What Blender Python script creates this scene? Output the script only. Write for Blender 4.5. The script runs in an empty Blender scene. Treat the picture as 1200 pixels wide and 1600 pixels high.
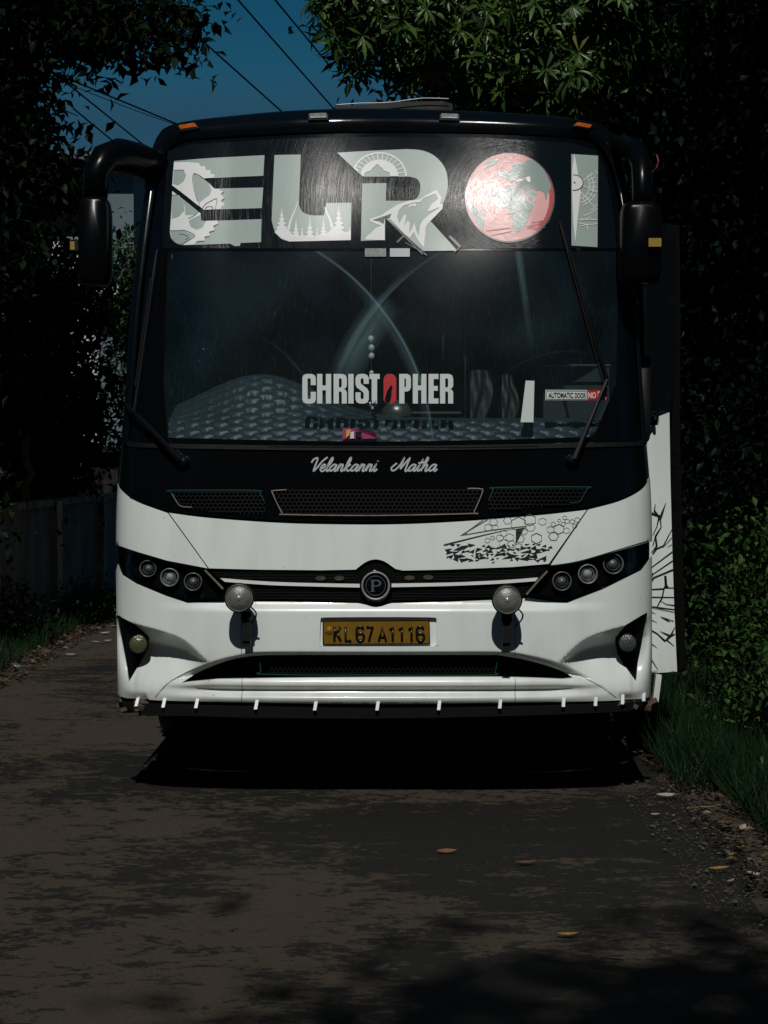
import bpy, math, random
import numpy as np
from mathutils import Vector, Matrix
from mathutils.geometry import delaunay_2d_cdt
rng = random.Random(7)
nr = np.random.default_rng(11)
sc = bpy.context.scene
COL = sc.collection

# ---------------------------------------------------------------- camera
FOC = 2990.0                       # focal length in pixels of a 1600 px high picture
CAM = np.array([0.0, -9.0, 1.6])
PITCH = math.atan(72 / FOC)        # looking down a little: horizon at pixel row 728
cd = bpy.data.cameras.new('camera'); camo = bpy.data.objects.new('camera', cd); COL.objects.link(camo)
cd.sensor_fit = 'VERTICAL'; cd.sensor_height = 36.0; cd.lens = FOC / 1600 * 36.0
cd.clip_end = 3000.0
camo.location = CAM; camo.rotation_euler = (math.pi / 2 - PITCH, 0, 0)
sc.camera = camo

# ---------------------------------------------------------------- world, sun, exposure
SUN_EL, SUN_AZ = math.radians(48), math.radians(-3)     # azimuth from -Y (behind the camera), negative = to the left
SUN = np.array([math.sin(SUN_AZ) * math.cos(SUN_EL), -math.cos(SUN_AZ) * math.cos(SUN_EL), math.sin(SUN_EL)])
w = bpy.data.worlds.new('World'); sc.world = w; w.use_nodes = True
nt = w.node_tree; nt.nodes.clear()
def N(tree, t, **kw):
    n = tree.nodes.new(t)
    for k, v in kw.items(): setattr(n, k, v)
    return n
out = N(nt, 'ShaderNodeOutputWorld'); bg = N(nt, 'ShaderNodeBackground')
sky = N(nt, 'ShaderNodeTexSky', sky_type='NISHITA', sun_disc=False, sun_elevation=SUN_EL)
sky.sun_rotation = math.atan2(SUN[0], SUN[1])
sky.air_density = 1.0; sky.dust_density = 0.3; sky.ozone_density = 3.0
hs = N(nt, 'ShaderNodeHueSaturation'); hs.inputs['Saturation'].default_value = 1.52; hs.inputs['Value'].default_value = 0.84
tc = N(nt, 'ShaderNodeTexCoord'); sx = N(nt, 'ShaderNodeSeparateXYZ')
mp = N(nt, 'ShaderNodeMapping'); mp.inputs['Scale'].default_value = (2.2, 2.2, 9)
no = N(nt, 'ShaderNodeTexNoise'); no.inputs['Scale'].default_value = 1.4; no.inputs['Detail'].default_value = 7
nt.links.new(tc.outputs['Generated'], sx.inputs[0]); nt.links.new(tc.outputs['Generated'], mp.inputs[0]); nt.links.new(mp.outputs[0], no.inputs[0])
m1 = N(nt, 'ShaderNodeMath', operation='MULTIPLY_ADD'); m1.inputs[1].default_value = 0.045; nt.links.new(no.outputs[0], m1.inputs[0]); nt.links.new(sx.outputs[2], m1.inputs[2])
mr = N(nt, 'ShaderNodeMapRange'); mr.interpolation_type = 'SMOOTHSTEP'
mr.inputs['From Min'].default_value = 0.226; mr.inputs['From Max'].default_value = 0.200; mr.inputs['To Min'].default_value = 0; mr.inputs['To Max'].default_value = 1
nt.links.new(m1.outputs[0], mr.inputs[0])
mx = N(nt, 'ShaderNodeMixRGB'); mx.inputs[2].default_value = (0.75, 2.6, 4.4, 1)
cm = N(nt, 'ShaderNodeMath', operation='MULTIPLY'); cm.inputs[1].default_value = 0.85
nt.links.new(mr.outputs[0], cm.inputs[0]); nt.links.new(cm.outputs[0], mx.inputs[0])
nt.links.new(sky.outputs[0], hs.inputs['Color']); gm = N(nt, 'ShaderNodeMixRGB', blend_type='MULTIPLY'); gm.inputs[0].default_value = 1; gm.inputs[2].default_value = (1, 1.2, 1, 1); nt.links.new(hs.outputs[0], gm.inputs[1]); nt.links.new(gm.outputs[0], mx.inputs[1]); nt.links.new(mx.outputs[0], bg.inputs[0])
bg.inputs[1].default_value = 0.05
nt.links.new(bg.outputs[0], out.inputs[0])
sl = bpy.data.lights.new('sun', 'SUN'); sl.energy = 5.0; sl.angle = math.radians(0.53); sl.color = (1.0, 0.965, 0.92)
so = bpy.data.objects.new('sun', sl); COL.objects.link(so)
so.rotation_euler = Vector(SUN).to_track_quat('Z', 'Y').to_euler(); so.location = (0, 0, 30)
vs = sc.view_settings; sc.display_settings.display_device = 'sRGB'
vs.view_transform = 'Standard'; vs.look = 'None'; vs.gamma = 1.0; vs.exposure = -1.0; vs.use_curve_mapping = False
sc.cycles.max_bounces = 6; sc.cycles.transparent_max_bounces = 12

# ---------------------------------------------------------------- materials
def mat(name, col, rough=0.5, metal=0.0, spec=0.5, var=0.0, vscale=8.0, bump=0.0, bscale=60.0, coat=0.0, coords='Object', col2=None, rvar=0.0, vstretch=(1,1,1), detail=6):
    m = bpy.data.materials.new(name); m.use_nodes = True
    t = m.node_tree; b = t.nodes['Principled BSDF']
    b.inputs['Base Color'].default_value = (*col, 1); b.inputs['Roughness'].default_value = rough
    b.inputs['Metallic'].default_value = metal; b.inputs['Specular IOR Level'].default_value = spec
    b.inputs['Coat Weight'].default_value = coat; b.inputs['Coat Roughness'].default_value = 0.06
    if var or bump or rvar or col2:
        c = N(t, 'ShaderNodeTexCoord'); mpp = N(t, 'ShaderNodeMapping'); mpp.inputs['Scale'].default_value = vstretch
        t.links.new(c.outputs[coords], mpp.inputs[0])
        n = N(t, 'ShaderNodeTexNoise'); n.inputs['Scale'].default_value = vscale; n.inputs['Detail'].default_value = detail; n.inputs['Roughness'].default_value = 0.65
        t.links.new(mpp.outputs[0], n.inputs[0])
        if var or col2:
            r = N(t, 'ShaderNodeValToRGB'); r.color_ramp.elements[0].position = 0.32; r.color_ramp.elements[1].position = 0.68
            a = col2 if col2 else tuple(x * (1 - var) for x in col)
            r.color_ramp.elements[0].color = (*a, 1); r.color_ramp.elements[1].color = (*col, 1)
            t.links.new(n.outputs[0], r.inputs[0]); t.links.new(r.outputs[0], b.inputs['Base Color'])
        if rvar:
            q = N(t, 'ShaderNodeMapRange'); q.inputs['To Min'].default_value = max(0.02, rough - rvar); q.inputs['To Max'].default_value = rough + rvar
            t.links.new(n.outputs[0], q.inputs[0]); t.links.new(q.outputs[0], b.inputs['Roughness'])
        if bump:
            n2 = N(t, 'ShaderNodeTexNoise'); n2.inputs['Scale'].default_value = bscale; n2.inputs['Detail'].default_value = 4
            t.links.new(c.outputs[coords], n2.inputs[0])
            bp = N(t, 'ShaderNodeBump'); bp.inputs['Strength'].default_value = bump; bp.inputs['Distance'].default_value = 0.01
            t.links.new(n2.outputs[0], bp.inputs['Height']); t.links.new(bp.outputs[0], b.inputs['Normal'])
    return m

def mix_mask(t, a, b, fac):
    n = N(t, 'ShaderNodeMixRGB'); n.inputs[1].default_value = (*a, 1) if isinstance(a, tuple) else (0, 0, 0, 1)
    if not isinstance(a, tuple): t.links.new(a, n.inputs[1])
    if isinstance(b, tuple): n.inputs[2].default_value = (*b, 1)
    else: t.links.new(b, n.inputs[2])
    t.links.new(fac, n.inputs[0]); return n.outputs[0]

def white_paint():
    m = mat('white_bus_paint', (0.74, 0.80, 0.77), rough=0.28, coat=0.3)
    t = m.node_tree; b = t.nodes['Principled BSDF']
    c = N(t, 'ShaderNodeTexCoord')
    n = N(t, 'ShaderNodeTexNoise'); n.inputs['Scale'].default_value = 3.0; n.inputs['Detail'].default_value = 8
    mpp = N(t, 'ShaderNodeMapping'); mpp.inputs['Scale'].default_value = (3, 1, .6)
    t.links.new(c.outputs['Object'], mpp.inputs[0]); t.links.new(mpp.outputs[0], n.inputs[0])
    # fine road dust, chips and specks
    s = N(t, 'ShaderNodeTexNoise'); s.inputs['Scale'].default_value = 55; s.inputs['Detail'].default_value = 3
    t.links.new(c.outputs['Object'], s.inputs[0])
    sr = N(t, 'ShaderNodeMapRange'); sr.inputs['From Min'].default_value = 0.735; sr.inputs['From Max'].default_value = 0.77
    t.links.new(s.outputs[0], sr.inputs[0])
    r = N(t, 'ShaderNodeMapRange'); r.inputs['From Min'].default_value = 0.45; r.inputs['From Max'].default_value = 0.8; r.inputs['To Max'].default_value = 0.35
    t.links.new(n.outputs[0], r.inputs[0])
    # dust climbs from the bottom of the skirt
    sz = N(t, 'ShaderNodeSeparateXYZ'); t.links.new(c.outputs['Object'], sz.inputs[0])
    lo = N(t, 'ShaderNodeMapRange'); lo.inputs['From Min'].default_value = 0.75; lo.inputs['From Max'].default_value = 0.45; lo.inputs['To Max'].default_value = 0.45
    t.links.new(sz.outputs[2], lo.inputs[0])
    ml = N(t, 'ShaderNodeMath', operation='MULTIPLY'); t.links.new(lo.outputs[0], ml.inputs[0]); t.links.new(n.outputs[0], ml.inputs[1])
    c1 = mix_mask(t, (0.74, 0.80, 0.77), (0.50, 0.52, 0.48), r.outputs[0])
    c2 = mix_mask(t, c1, (0.33, 0.30, 0.25), ml.outputs[0])
    c3 = mix_mask(t, c2, (0.20, 0.19, 0.17), sr.outputs[0])
    t.links.new(c3, b.inputs['Base Color'])
    n3 = N(t, 'ShaderNodeTexNoise'); n3.inputs['Scale'].default_value = 2.2; n3.inputs['Detail'].default_value = 2
    t.links.new(c.outputs['Object'], n3.inputs[0])
    bp = N(t, 'ShaderNodeBump'); bp.inputs['Strength'].default_value = 0.25; bp.inputs['Distance'].default_value = 0.02
    t.links.new(n3.outputs[0], bp.inputs['Height']); t.links.new(bp.outputs[0], b.inputs['Normal']); t.links.new(bp.outputs[0], b.inputs['Coat Normal'])
    return m

def dist_node(t, src, centre):
    d = N(t, 'ShaderNodeVectorMath', operation='DISTANCE'); 
    mu = N(t, 'ShaderNodeVectorMath', operation='MULTIPLY'); mu.inputs[1].default_value = (1, 0, 1)
    t.links.new(src, mu.inputs[0]); t.links.new(mu.outputs[0], d.inputs[0]); d.inputs[1].default_value = (centre[0], 0, centre[1])
    return d.outputs['Value']

def M1(t, op, a, b=None, c=None):
    n = N(t, 'ShaderNodeMath', operation=op)
    for i, v in enumerate((a, b, c)):
        if v is None: continue
        if isinstance(v, (int, float)): n.inputs[i].default_value = v
        else: t.links.new(v, n.inputs[i])
    return n.outputs[0]

def schlick(t):
    lw = N(t, 'ShaderNodeLayerWeight'); lw.inputs[0].default_value = 0.5
    return M1(t, 'MULTIPLY_ADD', M1(t, 'POWER', lw.outputs['Facing'], 5.0), .95, .045)

def swirl_bump(t, c, centre, strength, dist=0.0006, fscale=900):
    """fine circular scuffs round a centre (polishing and wiping marks): real relief that catches the sun"""
    d = dist_node(t, c, centre)
    # noise over (radius, slow angle) = broken arcs
    sp = N(t, 'ShaderNodeSeparateXYZ'); t.links.new(c, sp.inputs[0])
    an = M1(t, 'ARCTAN2', M1(t, 'SUBTRACT', sp.outputs[2], centre[1]), M1(t, 'SUBTRACT', sp.outputs[0], centre[0]))
    cb = N(t, 'ShaderNodeCombineXYZ')
    t.links.new(M1(t, 'MULTIPLY', d, fscale), cb.inputs[0]); t.links.new(M1(t, 'MULTIPLY', an, 3.0), cb.inputs[1])
    n = N(t, 'ShaderNodeTexNoise'); n.inputs['Scale'].default_value = 1.0; n.inputs['Detail'].default_value = 3
    t.links.new(cb.outputs[0], n.inputs[0])
    bp = N(t, 'ShaderNodeBump'); bp.inputs['Strength'].default_value = strength; bp.inputs['Distance'].default_value = dist
    t.links.new(n.outputs[0], bp.inputs['Height'])
    return bp.outputs[0], d, an

PIV_L, PIV_R = (-0.955, 1.625), (0.895, 1.63)      # wiper pivots, x z
GLOBE = (0.62, 2.90)

def film_mat(name, col, rough=0.3, strength=0.5, col2=None, spec=0.5, bright=0.0):
    m = bpy.data.materials.new(name); m.use_nodes = True; t = m.node_tree; b = t.nodes['Principled BSDF']
    c = N(t, 'ShaderNodeTexCoord').outputs['Object']
    nb, d, an = swirl_bump(t, c, GLOBE, strength)
    b.inputs['Roughness'].default_value = rough; b.inputs['Specular IOR Level'].default_value = spec
    t.links.new(nb, b.inputs['Normal'])
    n = N(t, 'ShaderNodeTexNoise'); n.inputs['Scale'].default_value = 5; n.inputs['Detail'].default_value = 9; t.links.new(c, n.inputs[0])
    base = mix_mask(t, tuple(x * .88 for x in col), col2 or col, n.outputs[0])
    t.links.new(base, b.inputs['Base Color'])
    q = N(t, 'ShaderNodeMapRange'); q.inputs['To Min'].default_value = rough - .07; q.inputs['To Max'].default_value = rough + .09
    t.links.new(n.outputs[0], q.inputs[0]); t.links.new(q.outputs[0], b.inputs['Roughness'])
    return m

def glass_front():
    m = bpy.data.materials.new('windscreen_glass'); m.use_nodes = True; t = m.node_tree; t.nodes.clear()
    o = N(t, 'ShaderNodeOutputMaterial')
    c = N(t, 'ShaderNodeTexCoord').outputs['Object']
    nL, dL, aL = swirl_bump(t, c, PIV_L, 0.5, 0.0005, 700)
    tr = N(t, 'ShaderNodeBsdfTransparent'); tr.inputs[0].default_value = (0.70, 0.79, 0.82, 1)
    gl = N(t, 'ShaderNodeBsdfGlossy'); gl.inputs['Roughness'].default_value = 0.05
    g2 = N(t, 'ShaderNodeBsdfGlossy'); g2.inputs['Roughness'].default_value = 0.24; t.links.new(nL, g2.inputs['Normal'])
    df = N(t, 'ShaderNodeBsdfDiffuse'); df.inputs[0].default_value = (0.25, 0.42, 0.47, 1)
    fr = schlick(t)
    a = N(t, 'ShaderNodeMixShader'); t.links.new(fr, a.inputs[0]); t.links.new(tr.outputs[0], a.inputs[1]); t.links.new(gl.outputs[0], a.inputs[2])
    # thin grime tinted for bluish haze; wiper scratch arcs with painted sun glint
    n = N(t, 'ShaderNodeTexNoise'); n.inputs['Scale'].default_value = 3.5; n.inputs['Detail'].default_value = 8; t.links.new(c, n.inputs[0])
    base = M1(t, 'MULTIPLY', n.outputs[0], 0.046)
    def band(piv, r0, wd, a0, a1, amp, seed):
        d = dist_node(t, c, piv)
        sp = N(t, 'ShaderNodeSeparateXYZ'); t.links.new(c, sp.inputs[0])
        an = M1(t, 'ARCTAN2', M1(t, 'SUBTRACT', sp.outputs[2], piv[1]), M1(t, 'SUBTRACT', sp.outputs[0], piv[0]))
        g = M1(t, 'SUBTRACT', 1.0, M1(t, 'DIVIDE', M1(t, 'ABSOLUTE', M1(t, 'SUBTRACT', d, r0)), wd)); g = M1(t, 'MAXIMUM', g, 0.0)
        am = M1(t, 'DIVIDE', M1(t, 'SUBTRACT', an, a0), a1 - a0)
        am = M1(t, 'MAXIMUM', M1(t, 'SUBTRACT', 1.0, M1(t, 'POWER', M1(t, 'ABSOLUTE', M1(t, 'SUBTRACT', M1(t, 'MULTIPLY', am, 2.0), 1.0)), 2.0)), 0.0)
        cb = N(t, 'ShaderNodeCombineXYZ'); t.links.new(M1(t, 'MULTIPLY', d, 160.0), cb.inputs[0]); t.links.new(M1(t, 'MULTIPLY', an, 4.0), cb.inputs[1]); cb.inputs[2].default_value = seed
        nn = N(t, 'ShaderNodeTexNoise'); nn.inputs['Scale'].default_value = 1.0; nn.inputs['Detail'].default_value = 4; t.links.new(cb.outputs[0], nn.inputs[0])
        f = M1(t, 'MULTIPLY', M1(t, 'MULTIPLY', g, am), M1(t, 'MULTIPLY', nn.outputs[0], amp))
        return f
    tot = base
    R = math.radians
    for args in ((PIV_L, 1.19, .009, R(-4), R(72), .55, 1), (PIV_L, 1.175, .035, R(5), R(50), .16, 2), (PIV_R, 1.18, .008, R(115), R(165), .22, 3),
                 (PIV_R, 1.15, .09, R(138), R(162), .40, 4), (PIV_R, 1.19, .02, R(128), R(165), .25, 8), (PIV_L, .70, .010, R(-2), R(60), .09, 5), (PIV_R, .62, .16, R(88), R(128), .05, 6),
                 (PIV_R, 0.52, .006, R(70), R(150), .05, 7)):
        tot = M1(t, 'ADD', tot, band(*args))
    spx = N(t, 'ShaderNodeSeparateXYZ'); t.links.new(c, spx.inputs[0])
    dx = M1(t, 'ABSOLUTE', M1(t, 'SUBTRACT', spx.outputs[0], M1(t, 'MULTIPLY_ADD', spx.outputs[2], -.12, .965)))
    st = M1(t, 'MAXIMUM', M1(t, 'SUBTRACT', 1.0, M1(t, 'DIVIDE', dx, .022)), 0.0)  # vertical streak: sun glare off scratches painted as pale colour
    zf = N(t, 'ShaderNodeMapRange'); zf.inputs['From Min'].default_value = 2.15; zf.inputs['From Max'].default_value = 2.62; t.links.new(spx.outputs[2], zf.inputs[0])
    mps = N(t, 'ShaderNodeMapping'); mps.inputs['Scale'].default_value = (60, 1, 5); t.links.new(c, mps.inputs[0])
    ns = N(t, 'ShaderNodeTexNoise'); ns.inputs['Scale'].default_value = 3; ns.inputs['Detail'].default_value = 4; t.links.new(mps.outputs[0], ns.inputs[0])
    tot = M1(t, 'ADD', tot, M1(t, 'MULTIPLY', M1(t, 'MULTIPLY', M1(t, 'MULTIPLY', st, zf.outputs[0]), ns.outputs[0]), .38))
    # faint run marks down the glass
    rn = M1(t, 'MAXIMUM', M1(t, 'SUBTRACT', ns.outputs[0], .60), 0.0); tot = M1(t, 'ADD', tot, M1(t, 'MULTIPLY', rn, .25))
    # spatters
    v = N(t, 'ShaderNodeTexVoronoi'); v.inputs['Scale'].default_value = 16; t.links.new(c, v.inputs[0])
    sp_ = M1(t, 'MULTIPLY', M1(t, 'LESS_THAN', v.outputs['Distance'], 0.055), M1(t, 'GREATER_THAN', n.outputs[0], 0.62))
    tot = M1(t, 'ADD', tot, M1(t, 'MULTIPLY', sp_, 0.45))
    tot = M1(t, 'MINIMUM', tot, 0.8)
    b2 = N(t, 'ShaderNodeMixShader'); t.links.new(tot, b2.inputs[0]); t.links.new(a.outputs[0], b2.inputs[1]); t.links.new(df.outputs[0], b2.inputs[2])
    c3 = N(t, 'ShaderNodeMixShader'); c3.inputs[0].default_value = 0.007; t.links.new(b2.outputs[0], c3.inputs[1]); t.links.new(g2.outputs[0], c3.inputs[2])
    t.links.new(c3.outputs[0], o.inputs[0])
    return m

def clear_glass(name, tint=(.8, .85, .85), rough=0.05, ior=1.5, base=0.04):
    m = bpy.data.materials.new(name); m.use_nodes = True; t = m.node_tree; t.nodes.clear()
    o = N(t, 'ShaderNodeOutputMaterial'); tr = N(t, 'ShaderNodeBsdfTransparent'); tr.inputs[0].default_value = (*tint, 1)
    gl = N(t, 'ShaderNodeBsdfGlossy'); gl.inputs['Roughness'].default_value = rough
    f = M1(t, 'ADD', schlick(t), base)
    a = N(t, 'ShaderNodeMixShader'); t.links.new(f, a.inputs[0]); t.links.new(tr.outputs[0], a.inputs[1]); t.links.new(gl.outputs[0], a.inputs[2])
    t.links.new(a.outputs[0], o.inputs[0]); return m

def leaf_mat(name, c1, c2, c3=None, rough=0.45, spec=0.4, trans=0.25):
    m = bpy.data.materials.new(name); m.use_nodes = True; t = m.node_tree; b = t.nodes['Principled BSDF']
    g = N(t, 'ShaderNodeNewGeometry')
    r = N(t, 'ShaderNodeValToRGB'); r.color_ramp.elements[0].color = (*c1, 1); r.color_ramp.elements[1].color = (*c2, 1)
    if c3:
        e = r.color_ramp.elements.new(0.97); e.color = (*c2, 1); r.color_ramp.elements[-1].color = (*c3, 1)
    t.links.new(g.outputs['Random Per Island'], r.inputs[0]); t.links.new(r.outputs[0], b.inputs['Base Color'])
    b.inputs['Roughness'].default_value = rough; b.inputs['Specular IOR Level'].default_value = spec
    if trans:
        tl = N(t, 'ShaderNodeBsdfTranslucent'); t.links.new(r.outputs[0], tl.inputs[0])
        ms = N(t, 'ShaderNodeMixShader'); ms.inputs[0].default_value = trans
        o = t.nodes['Material Output']; t.links.new(b.outputs[0], ms.inputs[1]); t.links.new(tl.outputs[0], ms.inputs[2]); t.links.new(ms.outputs[0], o.inputs[0])
    return m

MAT = {}
MAT['white'] = white_paint()
MAT['black'] = mat('gloss_black_panel', (0.0022, 0.003, 0.004), rough=0.13, spec=0.35, rvar=0.05, vscale=14, coat=0.0, bump=0.06, bscale=5)
MAT['cap'] = mat('black_fibreglass', (0.0025, 0.004, 0.005), rough=0.17, spec=0.35, rvar=0.06, vscale=9, bump=0.10, bscale=7)
MAT['mirror'] = mat('black_mirror_shell', (0.002, 0.0025, 0.003), rough=0.24, spec=0.14, rvar=0.06, vscale=9)
MAT['ribbonred'] = mat('dull_red_ribbon', (0.12, 0.012, 0.014), rough=0.6)
MAT['lampring'] = mat('lamp_ring_grey', (0.17, 0.175, 0.17), rough=0.3, spec=.8)
MAT['rubber'] = mat('matt_black_rubber', (0.006, 0.006, 0.006), rough=0.6, spec=0.25, bump=0.2, bscale=40)
MAT['plastic'] = mat('black_plastic', (0.004, 0.005, 0.006), rough=0.42, spec=0.12, rvar=0.08)
MAT['grille'] = mat('grille_black', (0.0045, 0.005, 0.006), rough=0.45, spec=0.25)
MAT['cavity'] = mat('grille_backing', (0.002, 0.002, 0.002), rough=0.8, spec=0.1)
MAT['chrome'] = mat('dull_silver_trim', (0.40, 0.41, 0.39), rough=0.35, metal=0.2, var=0.4, vscale=20)
MAT['greentrim'] = mat('green_tinted_trim', (0.012, 0.085, 0.065), rough=0.3, metal=0.3)
MAT['goldtrim'] = mat('worn_trim', (0.30, 0.26, 0.22), rough=0.45, metal=0.4, var=0.5, vscale=25)
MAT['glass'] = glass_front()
MAT['film'] = film_mat('dark_sun_film', (0.005, 0.009, 0.012), rough=0.2, strength=0.6, spec=0.11)
MAT['letter'] = film_mat('pale_grey_green_film', (0.36, 0.44, 0.41), rough=0.36, strength=0.35)
MAT['letterwhite'] = film_mat('white_film', (0.80, 0.81, 0.81), rough=0.36, strength=0.3)
MAT['letterdark'] = film_mat('dark_cut_line', (0.05, 0.06, 0.065), rough=0.4, strength=0.3)
MAT['ocean'] = film_mat('pale_red_film', (0.80, 0.38, 0.36), rough=0.17, strength=0.45, col2=(0.84, 0.52, 0.49), spec=0.15)
MAT['oceanred'] = film_mat('red_film_streak', (0.50, 0.07, 0.08), rough=0.36, strength=0.6)
MAT['land'] = film_mat('grey_green_land_film', (0.30, 0.38, 0.35), rough=0.17, strength=0.45, spec=0.2)
MAT['vinylwhite'] = mat('white_vinyl', (0.56, 0.62, 0.60), rough=0.4)
MAT['script'] = mat('silver_vinyl', (0.44, 0.46, 0.47), rough=0.35)
MAT['vinylred'] = mat('red_vinyl', (0.42, 0.01, 0.015), rough=0.4)
MAT['vinylblack'] = mat('black_vinyl', (0.010, 0.012, 0.014), rough=0.4)
MAT['vinylgrey'] = mat('grey_vinyl', (0.09, 0.10, 0.105), rough=0.4)
MAT['plate'] = mat('plate_yellow', (0.205, 0.112, 0.008), rough=0.35, var=0.25, vscale=18)
MAT['plateblack'] = mat('plate_black_paint', (0.008, 0.008, 0.008), rough=0.25)
MAT['plateblue'] = mat('plate_emblem', (0.40, 0.22, 0.01), rough=0.3)
MAT['orange'] = mat('orange_lens', (0.55, 0.13, 0.015), rough=0.25, var=0.5, vscale=60)
MAT['amberdull'] = mat('dull_amber_reflector', (0.30, 0.20, 0.03), rough=0.45)
MAT['silverlens'] = mat('clear_marker_lens', (0.30, 0.31, 0.29), rough=0.3, var=0.6, vscale=55)
MAT['reflector'] = mat('lamp_reflector', (0.30, 0.32, 0.31), rough=0.2, metal=0.3)
MAT['reflectordim'] = mat('dim_lamp_reflector', (0.06, 0.065, 0.065), rough=0.25, metal=0.3)
MAT['lens'] = clear_glass('lamp_lens', (.85, .9, .88), rough=0.06)
MAT['lensdark'] = clear_glass('smoked_lens', (.86, .9, .9), rough=0.05)
MAT['frost'] = mat('ribbed_white_lens', (0.16, 0.17, 0.165), rough=0.33, bump=0.25, bscale=150, spec=1.0, var=.35, vscale=30)
MAT['foglens'] = mat('yellowish_fog_lens', (0.11, 0.115, 0.055), rough=0.16, bump=0.5, bscale=90, spec=0.8, var=.5, vscale=25)
MAT['fogdim'] = mat('grey_fog_lens', (0.08, 0.09, 0.09), rough=0.16, bump=0.5, bscale=90, spec=0.8, var=.5, vscale=25)
MAT['dash'] = mat('quilted_leatherette', (0.034, 0.048, 0.056), rough=0.42, var=0.3, vscale=12, bump=0.15, bscale=200)
MAT['interior'] = mat('dark_interior_trim', (0.018, 0.022, 0.025), rough=0.6)
MAT['seat'] = mat('dark_seat_fabric', (0.022, 0.026, 0.032), rough=0.8, bump=0.3, bscale=80)
MAT['curtain'] = mat('dull_curtain', (0.085, 0.085, 0.07), rough=0.8, var=.8, vscale=16, vstretch=(3, 1, .5))
MAT['bead'] = mat('ivory_bead', (0.72, 0.73, 0.66), rough=0.3)
MAT['pole'] = mat('dull_steel_pole', (0.20, 0.19, 0.16), rough=0.35, metal=0.7)
MAT['pink'] = mat('pink_packet_film', (0.70, 0.07, 0.22), rough=0.3, bump=0.4, bscale=40)
MAT['yellow'] = mat('packet_yellow', (0.7, 0.4, 0.05), rough=0.35)
MAT['tyre'] = mat('tyre_rubber', (0.010, 0.010, 0.010), rough=0.8)
MAT['rim'] = mat('wheel_rim', (0.12, 0.12, 0.12), rough=0.4, metal=0.6)
MAT['sideglass'] = mat('dark_side_glass', (0.004, 0.005, 0.006), rough=0.06, spec=0.6)
MAT['bulb'] = mat('bright_bulb_reflector', (0.45, 0.48, 0.46), rough=0.25, bump=.4, bscale=150, var=.4, vscale=60)
MAT['markerdull'] = mat('dull_marker', (0.10, 0.085, 0.06), rough=0.3, var=0.7, vscale=90)
MAT['plasticwrap'] = mat('crinkled_black_sheet', (0.004, 0.005, 0.005), rough=0.5, spec=0.1, bump=0.7, bscale=9)
MAT['rust'] = mat('torn_rusty_edge', (0.10, 0.065, 0.045), rough=0.8, var=0.6, vscale=20, bump=0.6, bscale=40)
MAT['bark'] = mat('dark_bark', (0.012, 0.010, 0.008), rough=0.9, var=0.5, vscale=8, bump=0.8, bscale=14)
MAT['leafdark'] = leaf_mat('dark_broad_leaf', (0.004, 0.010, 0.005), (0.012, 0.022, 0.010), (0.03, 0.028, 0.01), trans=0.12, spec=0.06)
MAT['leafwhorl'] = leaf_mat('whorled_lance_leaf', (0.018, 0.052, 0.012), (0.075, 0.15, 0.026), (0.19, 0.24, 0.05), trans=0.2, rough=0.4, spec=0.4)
MAT['leafshade'] = leaf_mat('dark_lance_leaf', (0.005, 0.012, 0.005), (0.016, 0.034, 0.010), (0.04, 0.05, 0.015), trans=0.12, spec=0.08)  # copy of the whorl leaf with the crown's shade put into its colour
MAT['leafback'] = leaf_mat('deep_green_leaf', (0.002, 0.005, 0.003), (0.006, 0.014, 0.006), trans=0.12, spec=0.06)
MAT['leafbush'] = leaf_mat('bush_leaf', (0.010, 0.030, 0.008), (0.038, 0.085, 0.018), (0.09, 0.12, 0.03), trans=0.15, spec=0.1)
MAT['grass'] = leaf_mat('grass_blade', (0.005, 0.015, 0.006), (0.016, 0.040, 0.014), (0.05, 0.045, 0.018), trans=0.1, spec=0.08)
MAT['dryleaf'] = leaf_mat('dry_leaf', (0.10, 0.055, 0.025), (0.30, 0.20, 0.10), trans=0.1)
MAT['litter'] = leaf_mat('leaf_litter', (0.03, 0.020, 0.011), (0.11, 0.075, 0.04), (0.22, .17, .09), trans=0.0)
MAT['wire'] = mat('black_cable', (0.004, 0.004, 0.005), rough=0.9, spec=0.1)

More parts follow.
